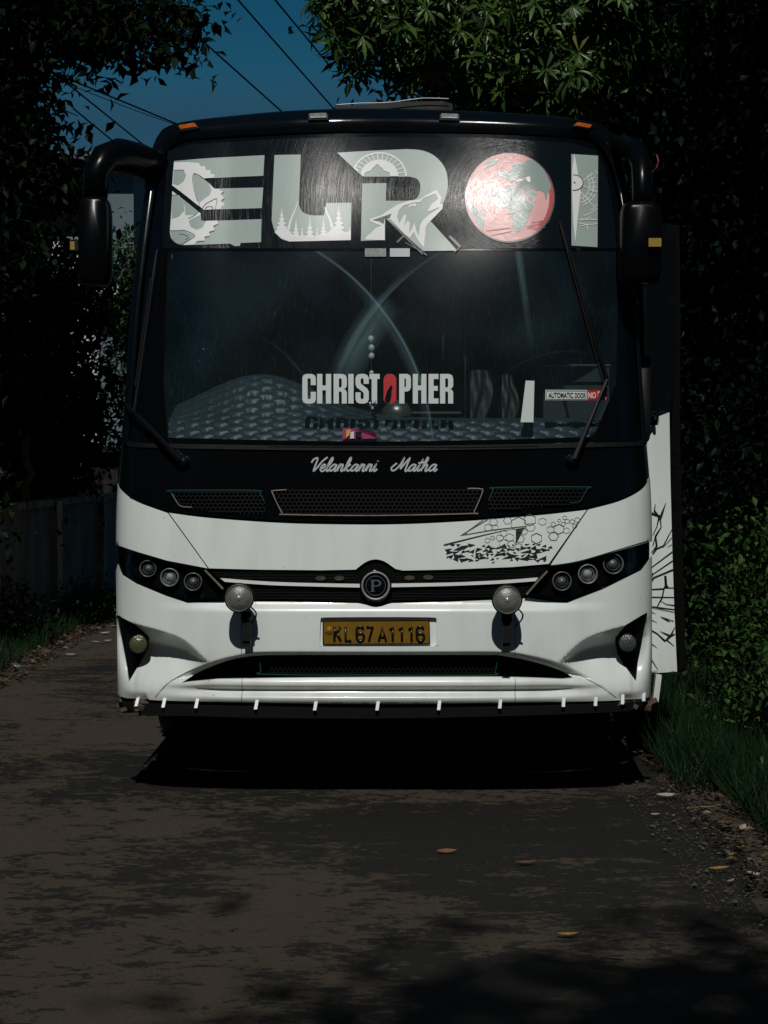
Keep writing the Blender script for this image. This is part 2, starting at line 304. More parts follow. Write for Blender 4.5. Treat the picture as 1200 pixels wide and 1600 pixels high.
# ---------------------------------------------------------------- object helpers
def obj(name, me, parent=None, m=None, label=None, cat=None, kind=None, group=None):
    o = bpy.data.objects.new(name, me); COL.objects.link(o)
    if m is not None and me is not None:
        me.materials.clear(); me.materials.append(m)
    if parent is not None: o.parent = parent
    if label: o['label'] = label
    if cat: o['category'] = cat
    if kind: o['kind'] = kind
    if group: o['group'] = group
    return o
def empty(name, loc, label, cat, group=None):
    o = bpy.data.objects.new(name, None); COL.objects.link(o); o.location = loc; o.empty_display_size = .2
    o['label'] = label; o['category'] = cat
    if group: o['group'] = group
    return o
def mesh(name, V, Fc, smooth=True):
    me = bpy.data.meshes.new(name)
    me.from_pydata([tuple(map(float, v)) for v in V], [], [tuple(int(i) for i in f) for f in Fc])
    if smooth: me.polygons.foreach_set('use_smooth', [True] * len(me.polygons))
    me.update(); return me
class MB:
    def __init__(s): s.V = []; s.F = []
    def add(s, V, Fc):
        b = len(s.V); s.V += [tuple(v) for v in V]; s.F += [tuple(i + b for i in f) for f in Fc]; return s
    def box(s, c, d, rot=None, taper=1.0):
        x, y, z = d[0] / 2, d[1] / 2, d[2] / 2
        P = [(-x, -y, -z), (x, -y, -z), (x, y, -z), (-x, y, -z), (-x * taper, -y * taper, z), (x * taper, -y * taper, z), (x * taper, y * taper, z), (-x * taper, y * taper, z)]
        if rot is not None: P = [tuple(rot @ Vector(p)) for p in P]
        return s.add([(p[0] + c[0], p[1] + c[1], p[2] + c[2]) for p in P], [(0, 3, 2, 1), (4, 5, 6, 7), (0, 1, 5, 4), (1, 2, 6, 5), (2, 3, 7, 6), (3, 0, 4, 7)])
    def tube(s, pts, r, n=8, cap=True):
        pts = [Vector(p) for p in pts]; rr = r if isinstance(r, (list, tuple)) else [r] * len(pts)
        V = []; Fc = []; up = Vector((0, 0, 1)); ref = None
        for i, p in enumerate(pts):
            d = (pts[min(i + 1, len(pts) - 1)] - pts[max(i - 1, 0)]).normalized()
            if ref is None: ref = d.orthogonal().normalized()
            ref = (ref - d * ref.dot(d)).normalized(); b = d.cross(ref)
            for k in range(n):
                a = 2 * math.pi * k / n; V.append(p + (ref * math.cos(a) + b * math.sin(a)) * rr[i])
        for i in range(len(pts) - 1):
            for k in range(n):
                k2 = (k + 1) % n; Fc.append((i * n + k, i * n + k2, (i + 1) * n + k2, (i + 1) * n + k))
        if cap:
            Fc.append(tuple(reversed(range(n)))); Fc.append(tuple(range((len(pts) - 1) * n, len(pts) * n)))
        return s.add(V, Fc)
    def lathe(s, prof, c, axis=(0, -1, 0), n=32):
        """prof: (radius, distance along axis)"""
        ax = Vector(axis).normalized(); a1 = ax.orthogonal().normalized(); a2 = ax.cross(a1); c = Vector(c); V = []; Fc = []
        for r, h in prof:
            for k in range(n):
                a = 2 * math.pi * k / n; V.append(c + ax * h + (a1 * math.cos(a) + a2 * math.sin(a)) * r)
        for i in range(len(prof) - 1):
            for k in range(n):
                k2 = (k + 1) % n; Fc.append((i * n + k, i * n + k2, (i + 1) * n + k2, (i + 1) * n + k))
        return s.add(V, Fc)
    def build(s, name, m, parent=None, smooth=False, bevel=0, **kw):
        o = obj(name, mesh(name, s.V, s.F, smooth), parent, m, **kw)
        if bevel:
            b = o.modifiers.new('bevel', 'BEVEL'); b.width = bevel; b.segments = 2; b.limit_method = 'ANGLE'
        return o

def sp(pts, n=8, closed=False):
    """Catmull-Rom through the points"""
    P = [np.array(p, float) for p in pts]; L = len(P); R = []
    rngs = range(L) if closed else range(L - 1)
    for i in rngs:
        if closed: a, b, c, d = P[i - 1], P[i], P[(i + 1) % L], P[(i + 2) % L]
        else: a, b, c, d = P[max(i - 1, 0)], P[i], P[i + 1], P[min(i + 2, L - 1)]
        for k in range(n):
            t = k / n; R.append(.5 * ((2 * b) + (-a + c) * t + (2 * a - 5 * b + 4 * c - d) * t * t + (-a + 3 * b - 3 * c + d) * t ** 3))
    if not closed: R.append(P[-1])
    return [tuple(r) for r in R]
def zm(x0, y0, s, pts): return [(x0 + p[0] * s, y0 + p[1] * s) for p in pts]
def dens(c, step, closed=True):
    R = []; L = len(c)
    for i in range(L if closed else L - 1):
        a = np.array(c[i], float); b = np.array(c[(i + 1) % L], float); n = max(1, int(math.ceil(np.linalg.norm(b - a) / step)))
        for k in range(n): R.append(tuple(a + (b - a) * k / n))
    if not closed: R.append(tuple(map(float, c[-1])))
    return R

# ---------------------------------------------------------------- pixel rays -> places
cp, spn = math.cos(PITCH), math.sin(PITCH)
def ray(px, py):
    a = (px - 600) / FOC; b = (800 - py) / FOC
    return np.array([a, cp + b * spn, -spn + b * cp])
def at(px, py, Y):
    d = ray(px, py); t = (Y - CAM[1]) / d[1]; return CAM + d * t
def ground(px, py, z=0.0):
    d = ray(px, py); t = (z - CAM[2]) / d[2]; return CAM + d * t

# ---------------------------------------------------------------- the front surface of the bus  y = F(x, z)
def smooth_interp(xs, ys):
    xs = np.array(xs, float); ys = np.array(ys, float); m = np.gradient(ys, xs)
    def f(x):
        x = np.clip(np.asarray(x, float), xs[0], xs[-1]); i = np.clip(np.searchsorted(xs, x) - 1, 0, len(xs) - 2)
        h = xs[i + 1] - xs[i]; t = (x - xs[i]) / h
        return (2*t**3-3*t**2+1)*ys[i] + (t**3-2*t**2+t)*h*m[i] + (-2*t**3+3*t**2)*ys[i+1] + (t**3-t**2)*h*m[i+1]
    return f
Pz = smooth_interp([.35, .6, .95, 1.2, 1.5, 1.7, 2.2, 2.6, 2.87, 3.12, 3.35, 3.6], [.03, 0, 0, .015, .05, .08, .155, .245, .33, .425, .53, .66])
Wz = smooth_interp([.35, .6, 1.1, 1.5, 1.75, 2.0, 2.5, 3.0, 3.17, 3.3, 3.6], [1.300, 1.310, 1.313, 1.308, 1.292, 1.276, 1.25, 1.205, 1.18, 1.15, 1.05])
DEP, NX = 0.45, 3.0
def F(x, z):
    x = np.asarray(x, float); z = np.asarray(z, float); W = Wz(z); r = np.clip(np.abs(x) / W, 0, .9998)
    g = np.clip((z - 2.2) / .5, 0, 1) * np.clip((1.05 - np.abs(x)) / .3, 0, 1)
    return Pz(z) + DEP * (1 - (1 - r ** NX) ** (1 / NX)) - WAVE * np.sin(2 * math.pi * (x - .60) / 1.15) * g
WAVE = 0.024
def Fn(x, z, e=0.002):
    fx = (F(x + e, z) - F(x - e, z)) / (2 * e); fz = (F(x, z + e) - F(x, z - e)) / (2 * e)
    W = Wz(z); r = np.abs(x) / W
    n = np.stack([fx, -np.ones_like(fx), fz], -1); return n / np.linalg.norm(n, axis=-1, keepdims=True)
def onF(px, py):
    y = 0.1
    for _ in range(14):
        p = at(px, py, y); W = float(Wz(p[2])); x = max(-W * .9997, min(W * .9997, p[0])); y2 = float(F(x, p[2])); y = y + .7 * (y2 - y)
    p = at(px, py, y); W = float(Wz(p[2])); return max(-W * .9997, min(W * .9997, p[0])), p[2]
def S3(xz, off=0.0, disp=None):
    a = np.array(xz, float); x, z = a[:, 0], a[:, 1]; n = Fn(x, z)
    P = np.stack([x, F(x, z), z], -1)
    P = P + n * float(off)
    if disp is not None: P[:, 1] += disp(x, z)
    return P

def inside(pts, contours):
    x, y = pts[:, 0], pts[:, 1]; r = np.zeros(len(pts), bool)
    for c in contours:
        c = np.array(c); n = len(c)
        for i in range(n):
            x1, y1 = c[i]; x2, y2 = c[(i + 1) % n]
            if y1 == y2: continue
            k = ((y1 > y) != (y2 > y)) & (x < (x2 - x1) * (y - y1) / (y2 - y1) + x1); r ^= k
    return r

def fill(contours, res, extra=None):
    """triangulate an even-odd region (2-D) with an inner grid"""
    V = []; E = []
    for c in contours:
        b = len(V); V += [Vector(p) for p in c]; n = len(c); E += [(b + i, b + (i + 1) % n) for i in range(n)]
    A = np.array([tuple(v) for v in V]); lo = A.min(0); hi = A.max(0)
    rm = min(res) if isinstance(res, tuple) else res
    if rm and max(hi[0] - lo[0], hi[1] - lo[1]) > rm * 1.2:
        rx, rz = (res, res) if not isinstance(res, tuple) else res
        gx = np.arange(lo[0] + rx / 2, hi[0], rx); gz = np.arange(lo[1] + rz / 2, hi[1], rz)
        G = np.array([(a, b) for a in gx for b in gz]).reshape(-1, 2)
        if len(G):
            G = G[inside(G, contours)]; V += [Vector((a + .0001 * rx, b)) for a, b in G]
    v, e, f, _, _, _ = delaunay_2d_cdt(V, E, [], 0, 1e-6)
    P = np.array([tuple(a) for a in v]); T = np.array([t for t in f if len(t) == 3])
    if not len(T): return P, []
    cen = P[T].mean(1); T = T[inside(cen, contours)]
    a, b, c = P[T[:, 0]], P[T[:, 1]], P[T[:, 2]]
    ar = (b[:, 0] - a[:, 0]) * (c[:, 1] - a[:, 1]) - (b[:, 1] - a[:, 1]) * (c[:, 0] - a[:, 0])
    T = T[np.abs(ar) > 1e-10]; ar = ar[np.abs(ar) > 1e-10]
    T[ar < 0] = T[ar < 0][:, ::-1]
    return P, T

UK = 1.7
def to_u(x, z): return np.arcsin(np.clip(x / Wz(z), -1, 1)) * 2 / math.pi * UK
def from_u(u, z): return Wz(z) * np.sin(np.clip(u / UK, -1, 1) * math.pi / 2)

def patch(name, contours, off, m, parent, res=0.03, disp=None, thick=0.0, step=7.0, pixels=True, **kw):
    """a sheet of real shape laid on the front surface; contours are outlines in photograph pixels"""
    C2 = []
    for c in contours:
        c = dens(c, step) if pixels else dens(c, step)
        q = [onF(*p) for p in c] if pixels else c
        a = np.array(q); u = to_u(a[:, 0], a[:, 1]); L = list(zip(u, a[:, 1]))
        R = [L[0]]
        for p in L[1:]:
            if abs(p[0] - R[-1][0]) + abs(p[1] - R[-1][1]) > 3e-4: R.append(p)
        if abs(R[0][0] - R[-1][0]) + abs(R[0][1] - R[-1][1]) < 3e-4: R.pop()
        C2.append(R)
    P, T = fill(C2, res)
    z = P[:, 1]; x = from_u(P[:, 0], z)
    V3 = S3(np.stack([x, z], -1), off, disp); V = list(map(tuple, V3)); Fc = [tuple(t) for t in T]
    if thick:
        for c in C2:
            a = np.array(c); xx = from_u(a[:, 0], a[:, 1]); xz = np.stack([xx, a[:, 1]], -1)
            f3 = S3(xz, off, disp); b3 = f3 + np.array([0, thick, 0]); b = len(V); n = len(c); V += list(map(tuple, f3)) + list(map(tuple, b3))
            Fc += [(b + i, b + (i + 1) % n, b + n + (i + 1) % n, b + n + i) for i in range(n)]
    return obj(name, mesh(name, V, Fc), parent, m, **kw)

def flat(name, contours, Y, m, parent, thick=0.0, pixels=True, off=None, mapf=None, **kw):
    """a flat sheet (or slab) at depth Y; contours in pixels"""
    C2 = []
    for c in contours:
        q = [tuple(at(p[0], p[1], Y)[[0, 2]]) for p in c] if pixels else list(c)
        C2.append([q[i] for i in range(len(q)) if i == 0 or abs(q[i][0] - q[i-1][0]) + abs(q[i][1] - q[i-1][1]) > 1e-5])
    P, T = fill(C2, None)
    V = [(p[0], Y, p[1]) for p in P]; Fc = [tuple(t) for t in T]
    if thick:
        b = len(V); V += [(v[0], Y + thick, v[2]) for v in V]; Fc += [tuple(reversed([i + b for i in t])) for t in T]
        for c in C2:
            b = len(V); n = len(c); V += [(p[0], Y, p[1]) for p in c] + [(p[0], Y + thick, p[1]) for p in c]
            Fc += [(b + i, b + n + i, b + n + (i + 1) % n, b + (i + 1) % n) for i in range(n)]
    if mapf: V = [mapf(v) for v in V]
    return obj(name, mesh(name, V, Fc, False), parent, m, **kw)

def ribbon_mesh(paths, width, off, name='line', step=7.0, mapper=None, depth=0.0):
    """thin strips along paths given in pixels; width in pixels (number, or list along each path)"""
    V = []; Fc = []
    for j, path in enumerate(paths):
        w0 = width[j] if isinstance(width, list) else width
        closed = len(path) > 2 and abs(path[0][0] - path[-1][0]) + abs(path[0][1] - path[-1][1]) < 1e-6
        n0 = len(path); p = dens(path, step, closed=False); A = np.array(p)
        if closed: A = A[:-1]
        n = len(A)
        if n < 2: continue
        if isinstance(w0, tuple): ww = np.interp(np.linspace(0, 1, n), np.linspace(0, 1, len(w0)), w0)
        else: ww = np.full(n, float(w0))
        if closed: d = np.roll(A, -1, 0) - np.roll(A, 1, 0)
        else: d = np.gradient(A, axis=0)
        if not closed:
            dp = np.vstack([A[1] - A[0], np.diff(A, axis=0)]); dn = np.vstack([np.diff(A, axis=0), A[-1] - A[-2]])
        else:
            dp = A - np.roll(A, 1, 0); dn = np.roll(A, -1, 0) - A
        dp = dp / (np.linalg.norm(dp, axis=1, keepdims=True) + 1e-9); dn = dn / (np.linalg.norm(dn, axis=1, keepdims=True) + 1e-9)
        tg = dp + dn; l = np.linalg.norm(tg, axis=1, keepdims=True); tg = np.where(l > .3, tg / (l + 1e-9), dn); l = np.clip(l, .9, 2)
        nn = np.stack([-tg[:, 1], tg[:, 0]], -1) * (ww[:, None] / 2) * (2 / l)
        L = A + nn; R = A - nn; o = off + .00012 * (j % 12)
        b = len(V)
        if mapper is None:
            q = S3([onF(*x) for x in np.vstack([L, R])], o)
        else: q = np.array([mapper(x[0], x[1], o) for x in np.vstack([L, R])])
        V += list(map(tuple, q))
        for i in range(n if closed else n - 1):
            k = (i + 1) % n; Fc.append((b + i, b + k, b + n + k, b + n + i))
    return mesh(name, V, Fc, False)
def ribbons(name, paths, width, off, m, parent, step=7.0, mapper=None, **kw):
    return obj(name, ribbon_mesh(paths, width, off, name, step, mapper), parent, m, **kw)

def text_mesh(body, box, off=None, mapper=None, bold=0.0, name='text', align=True):
    """built-in lettering stretched into a pixel box (x0,y0,x1,y1) and laid on a surface"""
    cu = bpy.data.curves.new('t', 'FONT'); cu.body = body; cu.size = 1; cu.offset = bold; cu.resolution_u = 4; cu.fill_mode = 'BOTH'
    o = bpy.data.objects.new('t', cu); COL.objects.link(o); bpy.context.view_layer.update()
    me = bpy.data.meshes.new_from_object(o.evaluated_get(bpy.context.evaluated_depsgraph_get()))
    bpy.data.objects.remove(o); bpy.data.curves.remove(cu)
    co = np.array([tuple(v.co) for v in me.vertices]); lo = co.min(0); hi = co.max(0)
    px = box[0] + (co[:, 0] - lo[0]) / (hi[0] - lo[0]) * (box[2] - box[0]); py = box[3] - (co[:, 1] - lo[1]) / (hi[1] - lo[1]) * (box[3] - box[1])
    q = S3([onF(a, b) for a, b in zip(px, py)], off) if mapper is None else np.array([mapper(a, b, off) for a, b in zip(px, py)])
    Fc = [tuple(p.vertices) for p in me.polygons]; bpy.data.meshes.remove(me)
    return mesh(name, q, Fc, False)
# ================================================================= THE BUS
bus = empty('bus', (0, 0, 0), 'big white and black tourist bus parked facing the camera on the narrow road', 'bus')

# ---- body shell: outline of the cross-section, left bottom -> over the roof -> right bottom
def px_b(px, py):
    py = py + 9.5 * min(1, max(0, (262 - py) / 40)) if py < 262 else py
    y = .8
    for _ in range(8):
        p = at(px, py, y); y = float(Pz(p[2])) + DEP
    return p
zs = np.linspace(.44, 3.0, 34)
topL = [px_b(*q) for q in [(241, 255), (247, 228), (258, 207), (275, 196), (300, 189), (400, 181), (500, 176.5), (610, 174.5), (700, 176), (800, 181), (905, 190), (930, 197), (948, 210), (959, 228), (966, 255)]]
SEC = [(-float(Wz(z)), float(Pz(z)) + DEP, z) for z in zs] + [tuple(p) for p in topL] + [(float(Wz(z)), float(Pz(z)) + DEP, z) for z in zs[::-1]]
NZ = len(zs)
REAR = 10.6
def shell(i0, i1, name, m, ys=(0, .03, .12, .4, 1), **kw):
    V = []; Fc = []; n = i1 - i0
    P = np.array(sp(SEC[i0:i1], 3)) if False else np.array(SEC[i0:i1])
    for t in ys:
        for p in P: V.append((p[0], p[1] + (REAR - p[1]) * t, p[2]))
    for r in range(len(ys) - 1):
        for k in range(n - 1): Fc.append((r * n + k, r * n + k + 1, (r + 1) * n + k + 1, (r + 1) * n + k))
    return obj(name, mesh(name, V, Fc), bus, m, **kw)
kw = int(np.searchsorted(zs, 1.5))
shell(0, kw + 1, 'side_panel', MAT['white']); shell(len(SEC) - kw - 1, len(SEC), 'side_panel', MAT['white'])
shell(kw, NZ, 'side_upper', MAT['cap']); shell(len(SEC) - NZ, len(SEC) - kw, 'side_upper', MAT['cap'])
shell(NZ - 1, len(SEC) - NZ + 1, 'roof', MAT['cap'])
P = [(p[0], p[2]) for p in SEC]
b = MB(); b.add([(p[0], REAR, p[1]) for p in P], [tuple(range(len(P)))]); b.build('rear_panel', MAT['white'], bus)
b = MB(); b.box((0, 5.6, .50), (2.5, 9.9, .10)); b.box((0, 1.2, .46), (1.6, 1.0, .16)); b.build('chassis', MAT['rubber'], bus)
b = MB(); b.box((0, 5.5, 1.02), (2.5, 9.4, .06)); b.build('cabin_floor', MAT['interior'], bus)
# side windows, wheels
for s in (-1, 1):
    for k in range(6):
        y0 = 1.75 + k * 1.45; y1 = y0 + 1.35; zz = np.linspace(1.72, 2.72, 7)
        V = [(s * (float(Wz(z)) + .006), y, z) for y in (y0, y1) for z in zz]
        Fc = [(i, i + 1, i + 8, i + 7) for i in range(6)]
        obj('side_window', mesh('side_window', V, Fc), bus, MAT['sideglass'])
    for y in (2.45, 7.6):
        a = np.linspace(0, math.pi, 20); b = MB()
        b.add([(s * 1.322, y, .46)] + [(s * 1.322, y + .58 * math.cos(t), .44 + .58 * math.sin(t)) for t in a], [(0, i, i + 1) for i in range(1, 20)])
        b.build('wheel_arch', MAT['rubber'], bus)
        b = MB(); b.lathe([(.30, -.26), (.48, -.26), (.50, -.22), (.50, -.02), (.47, .01), (.30, .0)], (s * 1.31, y, .50), (s, 0, 0), 32)
        ty = b.build('wheel', MAT['tyre'], bus, smooth=True)
        b = MB(); b.lathe([(.30, .0), (.28, -.05), (.14, -.04), (.12, .02), (0.001, .03)], (s * 1.31, y, .50), (s, 0, 0), 24); b.build('rim', MAT['rim'], ty, smooth=True)

# ---- roof cap and pillars, rolled round the windscreen
inner = [(200, 694), (209, 600), (217, 500), (228, 400), (241, 310), (250, 262), (264, 232), (296, 219), (400, 211), (500, 207.5), (610, 206), (700, 207), (800, 209.5), (905, 216), (938, 229), (956, 262), (968, 310), (980, 400), (990, 500), (997, 600), (1003, 694)]
outer = [(186, 694), (194, 600), (203, 500), (214, 400), (228, 305), (238, 255), (250, 213), (283, 193), (400, 181), (500, 176.5), (610, 174.5), (700, 176), (800, 181), (925, 193), (952, 212), (968, 255), (977, 305), (990, 400), (1001, 500), (1008, 600), (1014, 694)]
I = sp(inner, 8); O = sp(outer, 8)
def cap_mesh(k0, k1, name, m, exp=.62, push=0.0):
    V = []; Fc = []; K = 12; n = len(I)
    for k in range(K + 1):
        t = k0 + (k1 - k0) * k / K; a = t * math.pi / 2; u = math.sin(a); v = 1 - math.cos(a)
        for i in range(n):
            x, z = onF(*I[i]); A = np.array([x, float(F(x, z)) - .012, z]); 
            ob = px_b(*O[i])
            if ob[2] < 3.0: ob = np.array([math.copysign(float(Wz(ob[2])), ob[0]), float(Pz(ob[2])) + DEP, ob[2]])
            B = np.array(ob)
            if A[1] > B[1] - .02: B[1] = A[1] + .03
            w_ = u ** exp
            # two shallow ribs running round the frame
            rib = .007 * (math.exp(-((t - .10) / .05) ** 2) - 1.2 * math.exp(-((t - .26) / .05) ** 2) + math.exp(-((t - .42) / .07) ** 2))
            V.append((A[0] + (B[0] - A[0]) * w_, A[1] + (B[1] - A[1]) * v ** 1.25 - rib - push, A[2] + (B[2] - A[2]) * w_))
    for k in range(K):
        for i in range(n - 1): Fc.append((k * n + i, k * n + i + 1, (k + 1) * n + i + 1, (k + 1) * n + i))
    return mesh(name, V, Fc)
K_ = cap_mesh(0, 1, 'roof_cap', None)
cap = obj('roof_cap', K_, bus, MAT['cap'])

# ---- windscreen
gl_out = sp([(202, 690), (213, 590), (222, 490), (233, 390), (246, 300), (256, 258), (270, 236)], 6)[:-1] + sp([(270, 236), (298, 222), (450, 212), (610, 208), (770, 210), (900, 218), (932, 231)], 6)[:-1] + sp([(932, 231), (950, 262), (963, 310), (976, 400), (986, 500), (994, 600), (1001, 690)], 6)[:-1] + sp([(1001, 690), (960, 690), (600, 699), (250, 694), (202, 690)], 6)[:-1]
gl_in = sp([(262, 684), (600, 690), (955, 682)], 8)[:-1] + [(962, 600), (965, 500), (962, 392), (262, 392), (258, 500), (256, 600)]
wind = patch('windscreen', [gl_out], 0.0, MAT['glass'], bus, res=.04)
patch('blackout_border', [gl_out, gl_in], 0.0025, MAT['black'], wind, res=.04)
# rubber seal under the glass and the belt lip
ribbons('window_seal', [sp([(204, 692), (250, 697), (600, 701), (958, 695), (1000, 691)], 12)], 7, .012, MAT['rubber'], bus)
ribbons('seal_highlight', [sp([(420, 698.5), (700, 699.5), (840, 697.5)], 12)], (.5, 1.2, .6) if False else 1.0, .0145, MAT['plastic'], bus)

# ---- dark film with the big name
film = patch('sun_film', [[(263, 236), (300, 226), (450, 217), (600, 214), (760, 216), (893, 224), (930, 236), (944, 262), (956, 320), (963, 388), (600, 389), (255, 388), (257, 320)]], .004, MAT['film'], bus, res=.03)
ZA = lambda p: zm(240, 220, 220 / 1200, p); ZB = lambda p: zm(420, 220, .25, p); ZC = lambda p: zm(700, 220, 260 / 1200, p)
E1 = ZA([(180, 178), (380, 160), (560, 148), (948, 128), (938, 303), (700, 313), (425, 327), (470, 362), (520, 413), (700, 408), (937, 403), (925, 578), (700, 585), (430, 593), (300, 490), (165, 385)])
E2 = ZA([(165, 432), (290, 530), (405, 625), (408, 680), (430, 688), (700, 680), (922, 672), (918, 868), (745, 875), (738, 900), (695, 902), (650, 880), (262, 895)] + sp([(262, 895), (205, 880), (158, 840), (143, 780)], 5)[1:])
patch('letter', [E1, E2], .006, MAT['letter'], film)
L1 = ZB([(37, 93), (120, 91), (201, 90), (190, 400)] + sp([(190, 400), (205, 440), (240, 462), (290, 470)], 4)[1:] + [(345, 470), (360, 392), (516, 390), (512, 624), (130, 633)] + sp([(130, 633), (80, 615), (40, 570), (20, 500)], 5)[1:])
patch('letter', [L1], .006, MAT['letter'], film)
R1 = ZB([(427, 78), (640, 66)] + sp([(860, 56), (960, 65), (1040, 102), (1098, 170), (1118, 250), (1112, 330), (1080, 410), (1010, 505)], 6) + [(1178, 690), (965, 692), (850, 592), (725, 480), (725, 625), (575, 628), (583, 270), (735, 268), (730, 378)] + sp([(860, 378), (915, 368), (942, 330), (945, 275), (925, 242), (880, 228)], 5) + [(585, 228)])
patch('letter', [R1], .006, MAT['letter'], film)
I1 = ZC([(885, 100), (1077, 112), (1073, 770), (887, 758)])
patch('letter', [I1], .006, MAT['letter'], film)
# gear print over the E
g1 = ZA([(180, 190), (300, 188), (390, 196), (402, 222), (442, 224), (447, 255), (487, 257), (490, 290), (525, 292), (518, 320), (425, 327), (350, 288), (340, 340), (352, 420), (378, 520), (392, 535), (385, 560), (300, 490), (165, 385)])
g2 = ZA([(470, 365), (520, 413), (562, 418), (567, 432), (604, 438), (577, 465), (608, 495), (580, 520), (610, 550), (577, 572), (578, 588), (430, 593), (392, 560), (398, 530), (432, 503), (480, 470), (497, 430), (485, 398)])
g3 = ZA([(165, 435), (240, 492), (270, 560), (275, 640), (360, 640), (385, 610), (405, 625), (400, 640), (320, 680), (305, 690), (318, 740), (370, 765), (420, 745), (445, 700), (450, 688), (545, 685), (552, 716), (512, 735), (524, 770), (477, 784), (482, 818), (437, 826), (437, 860), (372, 862), (352, 888), (262, 893), (205, 878), (158, 838), (146, 775), (160, 600)])
for g_ in (g1, g2, g3): patch('gear_print', [g_], .0075, MAT['letterwhite'], film)
for q_ in ([(180, 260), (262, 258), (282, 300), (262, 350), (215, 385), (172, 372)], [(165, 468), (225, 470), (262, 540), (268, 600), (222, 650), (162, 670)], [(150, 772), (250, 768), (350, 812), (300, 850), (245, 888), (205, 872), (160, 838)]):
    patch('gear_opening', [ZA(q_)], .0085, MAT['letter'], film)
ribbons('gear_outline', [ZA(q) for q in ([(180, 260), (230, 256), (268, 260)], [(165, 470), (212, 466)], sp([(148, 772), (210, 772), (270, 770), (355, 812), (310, 850), (250, 888)], 5), sp([(222, 800), (290, 815), (300, 832), (275, 850)], 5),
        sp([(415, 590), (450, 545), (538, 500), (538, 540), (530, 588)], 5), sp([(440, 585), (470, 568), (508, 572), (500, 588)], 5), sp([(425, 325), (390, 300), (350, 288), (338, 340), (350, 420), (378, 520)], 5), sp([(300, 668), (350, 645), (385, 610)], 4),
        [(550, 716), (512, 735)], [(522, 770), (476, 785)], [(480, 818), (437, 826)], [(437, 860), (370, 864)], [(604, 438), (577, 462)], [(608, 495), (580, 518)])], .7, .0095, MAT['letterdark'], film)
# forest print over the L
def pine(cx, top, bot, w_):
    R = []; n = 4; h = bot - top
    L_ = [(cx - 1.5, top), (cx - 3, top + h * .22)]
    for k in range(n):
        y0 = top + h * (.22 + .78 * k / n); y1 = top + h * (.22 + .78 * (k + 1) / n); wk = w_ / 2 * (k + 1.2) / (n + .2)
        L_ += [(cx - wk, y1 - h * .05), (cx - wk * .45, y1)]
    Rr = [(2 * cx - x, y) for x, y in reversed(L_)]
    return L_ + Rr
mass = [(38, 575), (60, 553), (90, 548), (125, 556), (150, 590), (200, 600), (222, 596), (260, 606), (300, 598), (330, 590), (380, 572), (398, 545), (440, 550), (475, 575), (500, 570), (512, 560), (512, 624), (130, 633), (80, 615)]
patch('forest_print', [ZB(mass)], .0075, MAT['letterwhite'], film)
for q in [(83, 425, 556, 76), (172, 500, 606, 58), (258, 476, 612, 62), (342, 495, 600, 56), (437, 410, 560, 78), (210, 545, 604, 24), (302, 548, 602, 22), (502, 545, 600, 30)]:
    patch('pine_print', [ZB([(max(22, min(514, x)), y) for x, y in pine(*q)])], .0077, MAT['letterwhite'], film)
for q_, w_ in ((ZB(sp([(186, 385), (165, 440), (140, 500), (125, 560)], 5)), (1.0, 2.5, 4.5)), (ZB(sp([(350, 420), (362, 450), (385, 505), (398, 552)], 5)), (1.5, 3.5, 4.5))): ribbons('trunk_print', [q_], [w_], .0082, MAT['letterwhite'], film)
# wheel-and-shrine print over the R
def arc(cx, cy, rx, ry, a0, a1, n=40): return [(cx + rx * math.cos(math.radians(a0 + (a1 - a0) * i / n)), cy - ry * math.sin(math.radians(a0 + (a1 - a0) * i / n))) for i in range(n + 1)]
def clipR(p): return [(max(x, 427 + (y - 78) * 1.08 + 4), y) for x, y in p]
ribbons('wheel_print', [ZB(clipR(arc(690, 226, 166, 145, 0, 168)))] , 2.6, .0078, MAT['letterwhite'], film, step=3)
ribbons('wheel_spokes', [ZB([(690 + 118 * math.cos(a), 226 - 104 * math.sin(a)), (690 + 164 * math.cos(a), 226 - 143 * math.sin(a))]) for a in [math.radians(d) for d in range(10, 160, 12)]], 1.4, .0080, MAT['letterwhite'], film)
disc = clipR(arc(690, 226, 118, 104, 0, 172)); shrine = [(757, 226), (755, 206), (735, 198), (716, 190), (708, 176), (692, 166), (686, 154), (668, 154), (662, 166), (645, 178), (636, 192), (612, 200), (598, 208), (593, 226)]
patch('sun_disc_print', [ZB(disc + [(585, 226)] + shrine[::-1])], .0082, MAT['letterwhite'], film)
# wolf print
wolf = [(625, 497), (650, 487), (700, 470), (760, 430), (800, 405), (870, 380), (940, 372), (990, 340), (1048, 310), (1078, 362), (1070, 398), (1088, 402), (1084, 430), (1030, 485), (1000, 515), (978, 548), (978, 590), (972, 625), (968, 672), (945, 645), (925, 615), (905, 575), (880, 612), (850, 590), (820, 560), (785, 520), (740, 478), (726, 478), (724, 545), (640, 512)]
face = [(800, 480), (812, 440), (840, 410), (900, 392), (945, 388), (965, 365), (1042, 335), (1058, 368), (1015, 402), (992, 440), (1000, 448), (1062, 420), (1064, 426), (1000, 468), (962, 500), (945, 530), (935, 600), (918, 560), (910, 515), (890, 560), (876, 580), (880, 520), (868, 500), (852, 525), (845, 548), (858, 470), (845, 465), (815, 520)]
patch('wolf_print', [ZB(wolf), ZB(face)], .0080, MAT['letterwhite'], film, res=.02)
patch('wolf_eye', [ZB([(868, 425), (880, 402), (912, 396), (918, 404), (925, 398), (915, 418), (895, 410)])], .0081, MAT['letterwhite'], film, res=None)
patch('wolf_ear', [ZB([(645, 500), (700, 482), (765, 460), (755, 485), (726, 482), (715, 525), (690, 508)])], .0092, MAT['vinylgrey'], film, res=.02)
